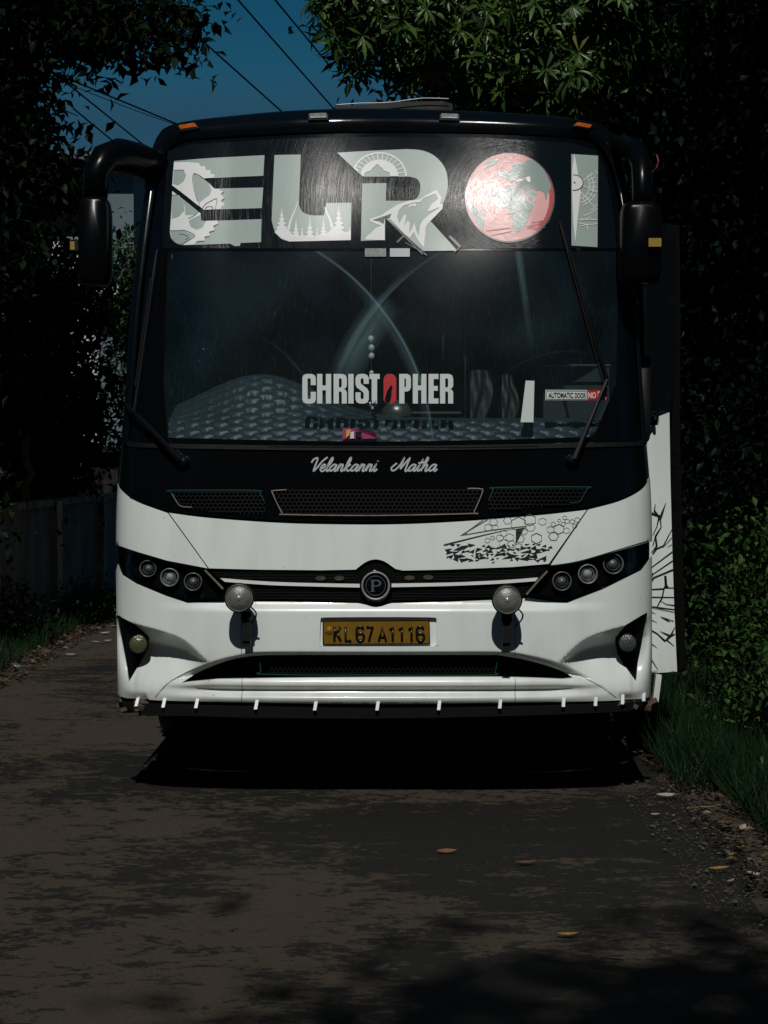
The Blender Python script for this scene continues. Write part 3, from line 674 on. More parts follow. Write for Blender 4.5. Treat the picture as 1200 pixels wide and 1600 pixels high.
patch('wolf_chest', [ZB([(598, 622), (612, 600), (640, 578), (668, 548), (700, 536), (724, 530), (724, 625)])], .0080, MAT['letterwhite'], film)
# ragged scratches of peeled film under the R
for q_, w_ in zip([ZB(q) for q in ([(730, 490), (960, 715)], [(760, 520), (985, 722)], [(800, 640), (850, 590)], [(850, 640), (985, 715)], [(1128, 600), (1195, 668)], [(1195, 668), (1160, 700)])], [1.5, 1, 3, 1, 4, 1.5]): ribbons('peeled_film', [q_], w_, .0095, MAT['vinylgrey'], film)
# globe
CG = (443, 416); RG = 324
circ = [(CG[0] + RG * math.cos(a), CG[1] + RG * math.sin(a)) for a in np.linspace(0, 2 * math.pi, 72)[:-1]]
gl = patch('globe_print', [ZC(circ)], .006, MAT['ocean'], film, res=.03)
jit = lambda c, s=1.0, a=5: [(x + rng.uniform(-a, a), y + rng.uniform(-a, a)) for x, y in dens(c, 22)]
for c in ([(310, 400), (322, 372), (345, 352), (375, 345), (400, 340), (440, 330), (470, 338), (485, 350), (520, 345), (535, 368), (552, 400), (575, 440), (600, 452), (632, 440), (612, 480), (592, 515), (582, 560), (560, 600), (545, 640), (520, 655), (492, 668), (480, 640), (465, 620), (470, 585), (452, 548), (440, 510), (435, 490), (405, 484), (368, 492), (335, 465), (318, 435)],
          [(352, 245), (372, 222), (410, 215), (425, 180), (450, 172), (500, 178), (545, 160), (580, 138), (622, 150), (668, 190), (700, 235), (720, 270), (738, 330), (728, 372), (712, 390), (706, 432), (694, 400), (688, 372), (668, 366), (655, 362), (625, 366), (600, 344), (588, 350), (605, 372), (636, 382), (632, 405), (604, 438), (585, 425), (560, 385), (545, 355), (520, 342), (482, 330), (478, 300), (500, 272), (540, 268), (545, 290), (570, 285), (560, 262), (520, 262), (480, 275), (470, 300), (450, 300), (425, 278), (400, 270), (372, 262)],
          [(140, 424), (165, 430), (182, 462), (208, 490), (240, 508), (258, 535), (255, 565), (268, 600), (258, 630), (262, 658), (235, 632), (205, 590), (172, 540), (150, 490), (138, 450)],
          [(270, 205), (278, 170), (300, 142), (335, 134), (366, 140), (350, 165), (335, 182), (300, 188), (285, 200)],
          [(600, 615), (606, 590), (622, 570), (618, 595), (608, 612)]):
    patch('land_print', [ZC(jit(c, a=3))], .0072, MAT['land'], film, res=.03)
for c in ([(408, 190), (430, 182), (455, 178), (460, 215), (430, 240), (395, 245), (405, 215)], [(560, 268), (590, 262), (594, 302), (572, 300)], [(480, 300), (510, 280), (545, 282), (530, 295), (500, 300)]):
    patch('sea_print', [ZC(c)], .0080, MAT['letterwhite'] if c[0][0] > 470 else MAT['ocean'], film, res=None)
for q_, w_ in zip([ZC(q) for q in ([(270, 655), (330, 648), (450, 632)], [(300, 690), (470, 655)], [(570, 640), (715, 575)], [(560, 625), (725, 590)], [(590, 640), (700, 628)], [(600, 598), (740, 570)], [(420, 540), (560, 500)])], [(.4, 2.5, .4), (.3, 1.5, .3), (1, 2.5, 1), (.5, 2, .5), (.5, 2.5, .5), (.5, 1.5, .3), (.3, .8, .3)]): ribbons('red_streak', [q_], [w_], .0078, MAT['oceanred'], film)
patch('globe_rim', [ZC(circ), ZC([(CG[0] - 2 + (RG - 7) * math.cos(a), CG[1] - 6 + (RG - 7) * math.sin(a)) for a in np.linspace(0, 2 * math.pi, 72)[:-1]])], .0082, MAT['vinylgrey'], film, res=None)
patch('red_rim', [ZC(arc(443, 416, 318, 318, -50, 40) + arc(443, 416, 285, 300, 40, -50)[0:])], .0070, MAT['oceanred'], film, res=.02)
# compass print over the I
cl = lambda p: [(min(1071, max(889, x)), y) for x, y in p]
patch('compass_needle', [ZC([(905, 98), (925, 200), (942, 300), (952, 375), (930, 560), (913, 730), (900, 600), (890, 375), (890, 230)])], .0078, MAT['letterwhite'], film, res=.03)
cr = []
for r, a0, a1 in ((222, -75, 36), (205, -58, 38), (178, -25, 38), (150, -70, -22), (128, -72, 30), (100, -70, 32), (250, -88, -64), (290, -86, -72)):
    q = [(x, y) for x, y in arc(915, 330, r, r, a0, a1) if 945 < x < 1072]
    if len(q) > 2: cr.append(ZC(q))
for a in range(-60, 40, 14):
    q = [(915 + r * math.cos(math.radians(a)), 330 - r * math.sin(math.radians(a))) for r in (100, 128, 152)]; q = [p for p in q if p[0] < 1070]
    if len(q) > 1: cr.append(ZC(q))
cr += [ZC(q) for q in ([(970, 330), (1071, 372)], [(950, 375), (1045, 480)], [(960, 300), (1040, 245)], [(996, 612), (1002, 645)], [(935, 598), (1000, 610), (1071, 604)], [(935, 570), (1071, 575)])]
ribbons('compass_print', cr, 1.25, .0078, MAT['letterwhite'], film, step=3)
patch('compass_hub', [ZC(cl(arc(905, 308, 62, 55, 0, 360)[:-1]))], .009, MAT['letterwhite'], film, res=None)
ribbons('compass_ring', [ZC(cl(arc(905, 308, 62, 55, -100, 100)))], 1.3, .0097, MAT['vinylgrey'], film, step=3)
ribbons('compass_pin', [ZC([(900, 305), (912, 312)])], 1.6, .0100, MAT['vinylblack'], film)
# two small lamps glued behind the top of the glass
for x0, x1 in ((570, 603), (609, 640)):
    patch('cabin_lamp', [[(x0, 389), (x1, 389), (x1, 402), (x0, 402)]], .008, MAT['silverlens'] if x0 < 600 else MAT['script'], wind, res=None, thick=.008)

# ---- white lettering on the lower glass
CH = {
 'C': [[(85, 70), (85, 25), (78, 8), (60, 0), (25, 0), (7, 8), (0, 25), (0, 160), (7, 177), (25, 185), (60, 185), (78, 177), (85, 160), (85, 112), (53, 112), (53, 150), (50, 157), (36, 157), (33, 150), (33, 35), (36, 28), (50, 28), (53, 35), (53, 70)]],
 'H': [[(0, 0), (33, 0), (33, 72), (55, 72), (55, 0), (88, 0), (88, 185), (55, 185), (55, 102), (33, 102), (33, 185), (0, 185)]],
 'R': [[(0, 0), (55, 0), (76, 8), (83, 28), (83, 75), (74, 90), (62, 95), (76, 100), (83, 115), (83, 185), (51, 185), (51, 118), (46, 110), (33, 110), (33, 185), (0, 185)], [(33, 28), (46, 28), (51, 36), (51, 76), (46, 84), (33, 84)]],
 'I': [[(0, 0), (33, 0), (33, 185), (0, 185)]],
 'S': [[(83, 62), (83, 25), (74, 8), (58, 0), (25, 0), (8, 8), (0, 25), (0, 65), (8, 85), (45, 112), (51, 122), (51, 150), (45, 158), (38, 158), (32, 150), (32, 115), (0, 115), (0, 160), (8, 177), (25, 185), (58, 185), (75, 177), (83, 160), (83, 110), (74, 92), (40, 66), (32, 56), (32, 35), (38, 27), (45, 27), (51, 35), (51, 62)]],
 'T': [[(0, 0), (64, 0), (64, 32), (48, 32), (48, 185), (16, 185), (16, 32), (0, 32)]],
 'P': [[(0, 0), (50, 0), (68, 8), (74, 26), (74, 85), (66, 103), (50, 110), (33, 110), (33, 185), (0, 185)], [(33, 28), (38, 28), (43, 34), (43, 78), (38, 84), (33, 84)]],
 'E': [[(0, 0), (64, 0), (64, 32), (33, 32), (33, 75), (60, 75), (60, 105), (33, 105), (33, 153), (64, 153), (64, 185), (0, 185)]],
 'O': [[(0, 160), (0, 30), (10, 10), (28, 0), (55, 0), (72, 10), (82, 30), (82, 160), (72, 178), (56, 186), (40, 186), (50, 140), (52, 110), (58, 85), (50, 70), (42, 78), (22, 110), (8, 160), (14, 186)]]}
ZD = lambda p: zm(440, 560, .25, p)
nm = obj('name_decal', None, wind) if False else None
for ch, x0, x1 in (('C', 130, 214), ('H', 222, 310), ('R', 325, 408), ('I', 417, 450), ('S', 462, 545), ('T', 549, 613), ('O', 637, 717), ('P', 735, 808), ('H', 820, 905), ('E', 918, 980), ('R', 990, 1072)):
    wd = max(p[0] for p in CH[ch][0])
    cc = [ZD([(x0 + p[0] / wd * (x1 - x0), 98 + p[1]) for p in c]) for c in CH[ch]]
    patch('decal_letter', cc, .004, MAT['vinylred'] if ch == 'O' else MAT['vinylwhite'], wind, res=.03)
ZE = lambda p: zm(600, 380, .4, p)
patch('white_strip', [ZE([(553, 537), (587, 538), (583, 700), (533, 700)])], .004, MAT['vinylwhite'], wind, res=.04)
# door sign
patch('door_sign', [ZE([(630, 573), (792, 574), (792, 614), (630, 614)])], .004, MAT['vinylwhite'], wind, res=.04)
patch('door_sign_red', [ZE([(792, 574), (868, 574), (868, 614), (792, 614)])], .004, MAT['vinylred'], wind, res=.04)
ribbons('door_sign_frame', [ZE([(634, 577), (788, 578), (788, 611), (634, 611), (634, 577)])], .7, .006, MAT['vinylblack'], wind)
q = ZE([(641, 584), (738, 606)]); obj('door_sign_text', text_mesh('AUTOMATIC', (q[0][0], q[0][1], q[1][0], q[1][1]), .006, bold=.03), wind, MAT['vinylblack'])
q = ZE([(744, 585), (786, 606)]); obj('door_sign_text', text_mesh('DOOR', (q[0][0], q[0][1], q[1][0], q[1][1]), .006, bold=.03), wind, MAT['vinylblack'])
q = ZE([(795, 583), (826, 607)]); obj('door_sign_text', text_mesh('NO', (q[0][0], q[0][1], q[1][0], q[1][1]), .006, bold=.03), wind, MAT['vinylwhite'])
q = ZE([(832, 579), (864, 592)]); obj('door_sign_text', text_mesh('PULL', (q[0][0], q[0][1], q[1][0], q[1][1]), .006, bold=.02), wind, MAT['vinylwhite'])
q = ZE([(832, 597), (864, 610)]); obj('door_sign_text', text_mesh('PUSH', (q[0][0], q[0][1], q[1][0], q[1][1]), .006, bold=.02), wind, MAT['vinylwhite'])

# ---- black belt with script and vents
beltlow = sp([(183.5, 740), (185, 752), (192, 764), (215, 781), (264, 799), (327, 807), (432, 814.5), (520, 817), (620, 817), (720, 812.5), (840, 803), (920, 794), (968, 780), (1000, 763), (1012, 747), (1016, 735)], 6)
belttop = sp([(1016, 690), (1000, 693), (958, 697), (600, 702.5), (250, 698.5), (200, 693), (183.5, 688)], 6)
belt = patch('belt_panel', [beltlow + belttop], .004, MAT['black'], bus, res=.03, thick=.02)
STR = {
 'V': (1.30, [[(-.1, 1.25), (.0, 1.7), (.4, 2.0), (.55, 1.7), (.5, 1.0), (.5, 0.05), (.85, .6), (1.25, 1.5), (1.75, 2.1)]]),
 'e': (.72, [[(0, .35), (.4, .55), (.5, .9), (.25, 1.0), (.0, .5), (.12, .08), (.4, .0), (.75, .35)]]),
 'l': (.48, [[(0, .3), (.38, 1.2), (.5, 1.8), (.35, 2.0), (.15, 1.2), (.12, .2), (.28, 0), (.5, .3)]]),
 'a': (.98, [[(.72, .9), (.4, 1.0), (.05, .5), (.15, .03), (.5, .25), (.78, 1.0)], [(.78, 1.0), (.68, .2), (.82, 0), (1.05, .35)]]),
 'n': (.95, [[(0, .4), (.18, 1.0), (.08, .0)], [(.1, .4), (.42, .98), (.62, .85), (.55, .15), (.7, 0), (.98, .35)]]),
 'k': (.86, [[(0, .3), (.35, 1.2), (.45, 1.8), (.32, 2.0), (.15, 1.2), (.05, 0)], [(.62, 1.05), (.2, .5)], [(.2, .5), (.5, .02), (.86, .3)]]),
 'i': (.5, [[(0, .35), (.18, 1.0), (.12, .15), (.28, 0), (.52, .35)], [(.27, 1.45), (.31, 1.55)]]),
 'M': (1.95, [[(.25, 1.2), (.0, .9), (-.25, .5), (-.05, .1), (.3, .2), (.75, 1.0), (.95, 1.95), (.93, 1.2), (.9, .3)], [(.9, .3), (1.25, 1.1), (1.65, 1.95), (1.62, 1.2), (1.58, .15), (1.75, 0), (2.0, .35)]]),
 't': (.62, [[(0, .3), (.35, 1.2), (.42, 1.7), (.2, .4), (.3, .02), (.65, .35)], [(.0, 1.2), (.9, 1.38)]]),
 'h': (.98, [[(0, .3), (.35, 1.3), (.45, 1.85), (.32, 2.0), (.15, 1.1), (.05, 0)], [(.1, .4), (.42, .98), (.62, .85), (.55, .15), (.7, 0), (.98, .35)]])}
def script(txt, x, base, ux, uy, slant=.28):
    out_ = []
    for ch in txt:
        adv, st = STR[ch]
        for s in st: out_.append([(x + (px + slant * py) * ux, base - py * uy) for px, py in sp(s, 5)])
        x += adv * ux
    return out_, x
s1, x1 = script('Velankanni', 484, 736.5, 12.0, 10.4); s2, x2 = script('Matha', 613, 736.5, 12.4, 10.4)
ribbons('script_name', s1, 2.5, .007, MAT['script'], belt, step=3); ribbons('script_name', s2, 2.5, .007, MAT['script'], belt, step=3)
# vents: recessed-looking black honeycomb with thin trim
def honeycomb(name, region, cell, off, parent, m, wline=1.3, dsp=None, disp3=None):
    a = np.array(region); lo = a.min(0); hi = a.max(0); V = []; Fc = []
    s = cell / 2; dx = s * 1.732; dy = s * 1.5; seen = set(); segs = []
    r = 0; y = lo[1]
    while y < hi[1] + s:
        x = lo[0] + (dx / 2 if r % 2 else 0)
        while x < hi[0] + s:
            pts = [(x + s * math.sin(math.radians(60 * k)), y - s * math.cos(math.radians(60 * k))) for k in range(6)]
            for k in range(3):
                p, q = pts[k], pts[k + 1]; segs.append((p, q))
            x += dx
        y += dy; r += 1
    S = np.array(segs); mid = S.mean(1); S = S[inside(mid, [region])]
    d = S[:, 1] - S[:, 0]; n = np.stack([-d[:, 1], d[:, 0]], -1); n /= np.linalg.norm(n, axis=1, keepdims=True); n *= wline / 2
    Q = np.concatenate([S[:, 0] + n, S[:, 1] + n, S[:, 1] - n, S[:, 0] - n], 0); c = len(S)
    # affine pixel -> (x, z) for speed, exact enough inside one grille
    A = np.array([onF(*p) for p in Q[:: max(1, len(Q) // 60)]]); B = np.c_[Q[:: max(1, len(Q) // 60)], np.ones(len(A)), (Q[:: max(1, len(Q) // 60)][:, 0] - 600) ** 2]
    X, *_ = np.linalg.lstsq(B, A, rcond=None); XZ = np.c_[Q, np.ones(len(Q)), (Q[:, 0] - 600) ** 2] @ X
    f3 = S3(XZ, off, disp3); b3 = f3 + np.array([0, .012, 0]); V = np.vstack([f3, b3]); L4 = 4 * c
    for i in range(c):
        i0, i1, i2, i3 = i, c + i, 2 * c + i, 3 * c + i
        Fc += [(i0, i1, i2, i3), (i0, L4 + i0, L4 + i1, i1), (i3, i2, L4 + i2, L4 + i3)]
    return obj(name, mesh(name, V, Fc, False), parent, m, kind='stuff')
vl = sp([(272, 767.5), (398, 767.5), (406, 771), (416, 786)], 4)[:-1] + [(415, 801), (360, 800), (290, 795)]
vl = [(269, 770), (274, 767), (398, 767), (407, 771), (416, 787), (415, 805), (350, 802), (287, 796)]
vc = [(426, 766), (752, 764), (738, 805), (446, 807)]
vr = [(762, 785), (771, 764), (912, 762), (915, 768), (905, 785), (890, 789), (762, 799)]
for reg in (vl, vc, vr):
    v = patch('vent_panel', [reg], .0065, MAT['cavity'], belt, res=.04)
    honeycomb('vent_mesh', reg, 8, .019, belt, MAT['grille'], 1.2)
ribbons('vent_trim', [sp([(276, 776), (269, 769), (274, 767), (398, 767), (407, 771), (413, 784)], 4)], 1.3, .022, MAT['greentrim'], belt)
ribbons('vent_trim', [sp([(271, 772), (281, 788), (287, 792), (302, 793)], 4), sp([(448, 766), (428, 767.5), (427, 772), (441, 801), (450, 804.5), (590, 806), (735, 803), (740, 800), (753, 770), (750, 764.5), (730, 764)], 4)], 1.6, .022, MAT['goldtrim'], belt)
ribbons('vent_trim', [sp([(763, 782), (770, 766), (775, 762.5), (910, 761.5), (914, 765), (905, 782), (899, 786), (888, 786)], 4)], 1.4, .022, MAT['greentrim'], belt)
ribbons('belt_lip', [sp([(205, 777), (264, 797), (327, 804), (432, 811.5), (520, 814), (620, 814), (720, 809.5), (840, 800), (920, 791), (965, 778)], 5)], 2.0, .009, MAT['cap'], belt)

# ---- white bonnet panels
hoodtop = [(264.8, 801.5), (327, 809.5), (432, 817), (520, 819.5), (620, 819.5), (720, 815), (840, 805.5), (916, 797)]
hoodbot = [(857, 881), (800, 886), (700, 890), (630, 891.5), (618, 889)] + sp([(611, 884), (600, 877), (587, 874), (574, 877), (563, 884)], 4) + [(556, 890), (500, 891), (400, 890), (327, 888)]
hood = patch('bonnet_panel', [sp(hoodtop, 5) + hoodbot], .006, MAT['white'], bus, res=.022, thick=.03)
cornerL = sp([(183, 744), (185, 755), (192, 767), (215, 784), (263, 802)], 5) + [(325, 888), (262, 876), (215, 862), (183, 851)]
cornerR = sp([(918.5, 796.5), (968, 783), (1000, 766), (1012, 750), (1017, 738)], 5) + [(1017, 846), (1008, 848), (960, 862), (904, 878), (860, 883)]
patch('corner_panel', [cornerL], .006, MAT['white'], bus, res=.022, thick=.03)
patch('corner_panel', [cornerR], .006, MAT['white'], bus, res=.022, thick=.03)
# print on the bonnet: blade, hexagons, shards
ZF = lambda p: zm(680, 780, 260 / 1200, p)
ribbons('blade_print', [ZF(q) for q in ([(385, 142), (185, 262), (420, 222), (648, 196)], [(345, 150), (235, 230), (215, 258)], [(60, 332), (320, 268), (500, 226), (560, 218)])], [1.6, 1.2, (2.6, 1.4, .5)], .0078, MAT['vinylgrey'], hood)
ribbons('blade_print', [ZF([(75, 328), (320, 266), (500, 224)])], [(2.4, 1.6, .4)], .0082, MAT['vinylblack'], hood)
patch('blade_tip', [ZF([(580, 215), (643, 205), (578, 330)])], .0078, MAT['vinylblack'], hood, res=None)
hx = [(420, 165, 30), (380, 205, 30), (432, 205, 24), (520, 155, 30), (600, 180, 58), (680, 150, 46), (685, 203, 34), (640, 235, 24), (770, 162, 30), (610, 285, 32), (728, 282, 42), (535, 275, 32), (465, 280, 28), (492, 248, 26), (490, 318, 34), (550, 325, 30), (600, 345, 30), (375, 298, 20), (412, 280, 16), (828, 220, 28), (888, 216, 40), (850, 268, 36), (942, 226, 24), (848, 180, 18), (920, 180, 16), (890, 155, 13), (930, 134, 16), (948, 160, 18), (984, 162, 18), (1020, 150, 20), (1003, 194, 18)]
ribbons('hexagon_print', [ZF([(x + r * math.cos(math.radians(60 * k + (30 if i % 3 else 0))), y + .9 * r * math.sin(math.radians(60 * k + (30 if i % 3 else 0)))) for k in range(7)]) for i, (x, y, r) in enumerate(hx)], [(.9 if r > 34 else .6) for _, _, r in hx], .0079, MAT['vinylgrey'], hood)
V = []; Fc = []; shards = []
for gx_ in range(22):
    for gy_ in range(5):
        if rng.random() < .16: continue
        cx = 80 + gx_ * 37 + rng.uniform(-11, 11); cy = 338 + gy_ * 27 + rng.uniform(-6, 6) - 12 * math.sin(gx_ * .5)
        a = rng.uniform(0, 6.28); r1 = rng.choice([15, 20, 26, 32]); st = rng.choice([.9, 1.2, 1.6])
        p = [(cx + r1 * st * math.cos(a + k_ + rng.uniform(-.5, .5)), cy - .62 * r1 * math.sin(a + k_ + rng.uniform(-.5, .5)) - .12 * r1 * st * math.cos(a + k_)) for k_ in (0, 2.1, 4.2)]
        ar_ = abs((p[1][0] - p[0][0]) * (p[2][1] - p[0][1]) - (p[2][0] - p[0][0]) * (p[1][1] - p[0][1]))
        if ar_ < 90 or any(x > 862 - (y - 350) * .35 or y > 462 or y < 318 or x < 55 for x, y in p): continue
        shards.append(ZF(p))
for i, s in enumerate(shards):
    q = S3([onF(*p) for p in s], .0076 + .00006 * (i % 8)); k = len(V); V += list(map(tuple, q)); Fc.append((k, k + 1, k + 2))
obj('shard_print', mesh('shard_print', V, Fc, False), hood, MAT['vinylblack'])

# ---- dark grille band between the lamps
gb = [(325, 889), (400, 891), (500, 892), (556, 891)] + sp([(563, 885), (574, 878), (587, 875), (600, 878), (611, 885)], 4) + [(618, 890), (700, 891), (800, 887), (858, 882), (824, 932), (768, 935), (610, 940), (600, 943), (587, 946), (574, 943), (560, 940), (402, 937), (350, 937), (352, 915)]
patch('grille_band', [gb], -.012, MAT['cavity'], bus, res=.04)
honeycomb('grille_mesh', [(330, 892), (558, 892), (558, 908), (350, 904)], 6, -.006, bus, MAT['grille'], 1.2)
honeycomb('grille_mesh', [(618, 892), (850, 885), (838, 902), (618, 909)], 6, -.006, bus, MAT['grille'], 1.2)
honeycomb('grille_mesh', [(360, 915), (565, 920), (565, 938), (352, 936)], 6, -.006, bus, MAT['grille'], 1.2)
honeycomb('grille_mesh', [(612, 920), (838, 912), (826, 931), (612, 938)], 6, -.006, bus, MAT['grille'], 1.2)
patch('grille_bar', [sp([(345, 903.5), (420, 909), (500, 911.5), (567, 912.5)], 4) + sp([(567, 918), (500, 916.5), (420, 914), (352, 909)], 4)], .012, MAT['white'], bus, res=.03, thick=.02)
patch('grille_bar', [sp([(607, 912), (700, 910.5), (780, 907), (840, 902.5)], 4) + sp([(836, 908), (780, 912), (700, 915.5), (607, 917.5)], 4)], .012, MAT['white'], bus, res=.03, thick=.02)
for x, y in ((501, 903.5), (530, 903.5), (640, 903), (669, 902)):
    patch('amber_marker', [arc(x, y, 8, 3.6, 0, 360, 16)[:-1]], .002, MAT['markerdull'], bus, res=None, thick=.01)
# badge
def placed(px, py, off=0.0):
    x, z = onF(px, py); return S3([(x, z)], off)[0]
c = placed(587, 915, .0); b = MB(); b.lathe([(.077, -.01), (.077, .006), (.074, .018), (.066, .018), (.064, .012)], c, (0, -1, .02), 48); bd = b.build('badge', MAT['black'], bus, smooth=True)
b = MB(); b.lathe([(.066, .018), (.068, .026), (.064, .030), (.059, .026), (.058, .018)], c, (0, -1, .02), 48); b.build('badge_ring', MAT['chrome'], bd, smooth=True)
b = MB(); b.lathe([(.059, .018), (.03, .022), (.0005, .023)], c, (0, -1, .02), 48); b.build('badge_face', MAT['black'], bd, smooth=True)
b = MB(); b.lathe([(.046, .024), (.047, .026), (.0445, .026), (.0445, .022)], c, (0, -1, .02), 48); b.build('badge_inner_ring', MAT['vinylgrey'], bd, smooth=True)
YB = c[1] - .027
Pl = [(578, 906), (590, 906), (594, 907.5), (596, 911), (594.5, 914.5), (590, 916.5), (584, 916.5), (584, 923), (586.5, 924.5), (578, 924.5), (580.5, 923), (580.5, 907.5)]
flat('badge_letter', [Pl, [(584, 908), (589, 908), (592, 909.5), (592.6, 911.5), (591.5, 913.5), (589, 914.7), (584, 914.7)]], YB, MAT['chrome'] if False else MAT['vinylgrey'], bd)

# ---- headlights
ZL = lambda p: zm(170, 680, .375, p); ZR = lambda p: zm(600, 680, .4, p)
hL = ZL([(36, 458), (120, 489), (240, 524), (400, 553), (440, 598), (483, 642), (480, 683), (330, 692), (240, 662), (120, 612), (60, 575), (42, 530)])
hR = ZR([(1035, 412), (1028, 417), (900, 455), (760, 495), (660, 510), (645, 520), (600, 572), (550, 628), (640, 640), (715, 647), (850, 595), (1000, 520), (1028, 482), (1035, 470)])
def lathe_at(name, px, py, prof, m, parent, off=0.0, n=32, tilt=0.0, smooth=True, **kw):
    x, z = onF(px, py); c = S3([(x, z)], off)[0]; nn = Fn(np.array([x]), np.array([z]))[0]; ax = Vector((nn[0] * tilt, -1, 0))
    b = MB(); b.lathe(prof, c, ax, n); return b.build(name, m, parent, smooth=smooth, **kw)
R3 = .00303
for cont, lamps, wing in ((hL, [(152, 555, 35), (245, 592, 38), (345, 610, 37)], ZL), (hR, [(700, 570, 37), (803, 542, 38), (905, 502, 40)], ZR)):
    sc_ = .375 if wing is ZL else .4
    hl = patch('headlight', [cont], -.052, MAT['cavity'], bus, res=.03)
    patch('headlight_rim', [cont, [(p[0] + (np.mean([q[0] for q in cont]) - p[0]) * .035, p[1] + (np.mean([q[1] for q in cont]) - p[1]) * .10) for p in cont]], .002, MAT['black'], hl, res=None, thick=.03)
    for i, (lx, ly, lr) in enumerate(lamps):
        (px, py), = wing([(lx, ly)]); r = lr * sc_ * R3; bright = (wing is ZL and i == 1) or (wing is ZR and i == 1)
        u = lathe_at('lamp_unit', px, py, [(r * 1.0, -.02), (r * 1.04, .012), (r * .96, .018), (r * .90, .010)], MAT['chrome'] if bright else MAT['lampring'], hl, -.026, tilt=.2)
        lathe_at('lamp_reflector', px, py, [(r * .9, .008), (r * .80, -.008), (r * .55, -.022), (.0005, -.03)], MAT['reflector'] if bright else MAT['reflectordim'], hl, -.026, tilt=.2)
        lathe_at('lamp_inner_ring', px, py, [(r * .66, -.006), (r * .66, .004), (r * .60, .004), (r * .60, -.01)], MAT['chrome'] if bright else MAT['vinylgrey'], hl, -.026, tilt=.2)
        lathe_at('lamp_projector', px, py, [(r * .50, -.015), (r * .48, .0), (r * .30, .010), (.0005, .014)], MAT['frost' if not bright else 'bulb'], hl, -.026, tilt=.2)
    patch('headlight_cover', [cont], .004, MAT['lensdark'], hl, res=.03)
ribbons('headlight_trim', [sp(ZR([(655, 509), (760, 492), (900, 451), (1028, 412)]), 6)], 1.3, .008, MAT['greentrim'], bus)
for q_ in (ZL([(402, 562), (420, 580), (478, 640)]), ZR([(637, 530), (600, 570), (555, 622)])): ribbons('panel_trim', [q_], 3.0, .008, MAT['goldtrim'], bus)

# ---- bumper
def xz(l): return np.array([onF(*p) for p in l])
wt = xz(sp([(181, 958), (185, 961), (211, 974), (256, 987), (290, 1002), (326, 1036)], 4)); wb = xz(sp([(181, 992), (200, 999), (229, 1010), (258, 1013), (284, 1019), (308, 1028), (326, 1036)], 4))
AX = lambda a: -a[::-1, 0]
wt_x, wt_z = -wt[::-1, 0], wt[::-1, 1]; wb_x, wb_z = -wb[::-1, 0], wb[::-1, 1]
ar = xz(sp([(232, 1092), (243, 1088), (268, 1064), (327, 1036), (376, 1023), (414, 1018.5), (500, 1018.5), (600, 1018.5)], 4)); a_x, a_z = -ar[::-1, 0], ar[::-1, 1]
lp = xz(sp([(232, 1096), (250, 1078), (264, 1069), (290, 1063), (340, 1059), (450, 1058), (600, 1058)], 4)); l_x, l_z = -lp[::-1, 0], lp[::-1, 1]
Z = lambda py: at(600, py, 0.0)[2]
def edge(x, z): return 1 - sst((np.abs(x) / Wz(z) - .91) / .08)
def sst(t): t = np.clip(t, 0, 1); return t * t * (3 - 2 * t)
XT = float(wt_x[0])
def disp(x, z):
    ax = np.abs(x); D = np.zeros_like(ax)
    # shelf under the grille band
    D += .026 * sst((z - Z(957)) / (Z(940) - Z(957))) * np.clip((1.08 - ax) / .35, 0, 1)
    # shaded wedge by the fog lamp: falls back under a crease, then comes forward again below
    zt = np.interp(ax, wt_x, wt_z); zb = np.interp(ax, wb_x, wb_z); on = ax > XT
    hgt = np.maximum(zt - zb, 1e-4); dmax = 1.9 * hgt
    t = (zt - z) / hgt; base = np.interp(ax, [XT, XT + .35, 1.2], [.55, .50, .48])
    back = dmax * (1 - sst((zb - z) / np.maximum(zb - base, .05)))
    D += np.where(on & (t > 0), np.where(t < 1, dmax * t, back), 0)
    # arch over the lower grille, and the lower lip
    za = np.interp(ax, a_x, a_z); zl = np.interp(ax, l_x, l_z); ok = ax < a_x[-1]
    rec = .060 * sst((za - z) / .028)
    lipz = [Z(1101), Z(1096), Z(1090), Z(1084), Z(1079), Z(1072), Z(1066), Z(1058)]; lipd = [.012, .0, -.004, .020, .030, .0, .002, .020]
    k = np.clip((l_x[-1] - ax) / .35, 0, 1); k2 = np.clip((a_x[-1] - ax) / .28, 0, 1); tb = sst((z - zl) / .014)
    lip = np.interp(z, lipz[:], lipd) * k
    D += np.where(ok & (z < za), k2 * rec * tb + (1 - tb) * np.minimum(rec, lip), 0)
    # roll under at the very bottom corners
    D += .02 * sst((Z(1085) - z) / .05) * (ax > a_x[-1])
    # recess behind the number plate
    return D * edge(x, z)
bumptop = [(183, 892)] + ZL([(42, 538), (60, 582), (120, 620), (240, 670), (330, 700), (480, 692)]) + [(352, 940), (402, 940), (560, 943)] + sp([(574, 946), (587, 949), (600, 946)], 4) + [(612, 943), (700, 941), (768, 938), (824, 935)] + ZR([(560, 636), (640, 648), (716, 655), (852, 603), (1002, 528), (1030, 490), (1042, 470)])
bumpbot = [(1017, 1088), (1005, 1092), (940, 1095), (860, 1097), (700, 1099.5), (600, 1100), (480, 1099.5), (350, 1097), (250, 1094), (200, 1091), (186, 1087)]
fogL = ZL([(34, 745), (60, 760), (110, 786), (135, 815), (158, 852), (150, 900), (130, 940), (85, 1030), (62, 905), (44, 790)]); fogR = ZR([(1024, 692), (1000, 705), (940, 742), (912, 800), (920, 860), (945, 905), (985, 965), (1005, 840), (1022, 730)])
black_g = sp([(284, 1067), (310, 1052), (345, 1037), (378, 1028), (414, 1025)], 4) + [(500, 1024.5), (600, 1024.5), (700, 1024.5), (777, 1025)] + sp([(815, 1031), (850, 1040), (878, 1050), (896, 1060)], 4) + [(880, 1061), (840, 1059.5), (780, 1058), (600, 1058.5), (450, 1059.5), (340, 1061), (300, 1065)]
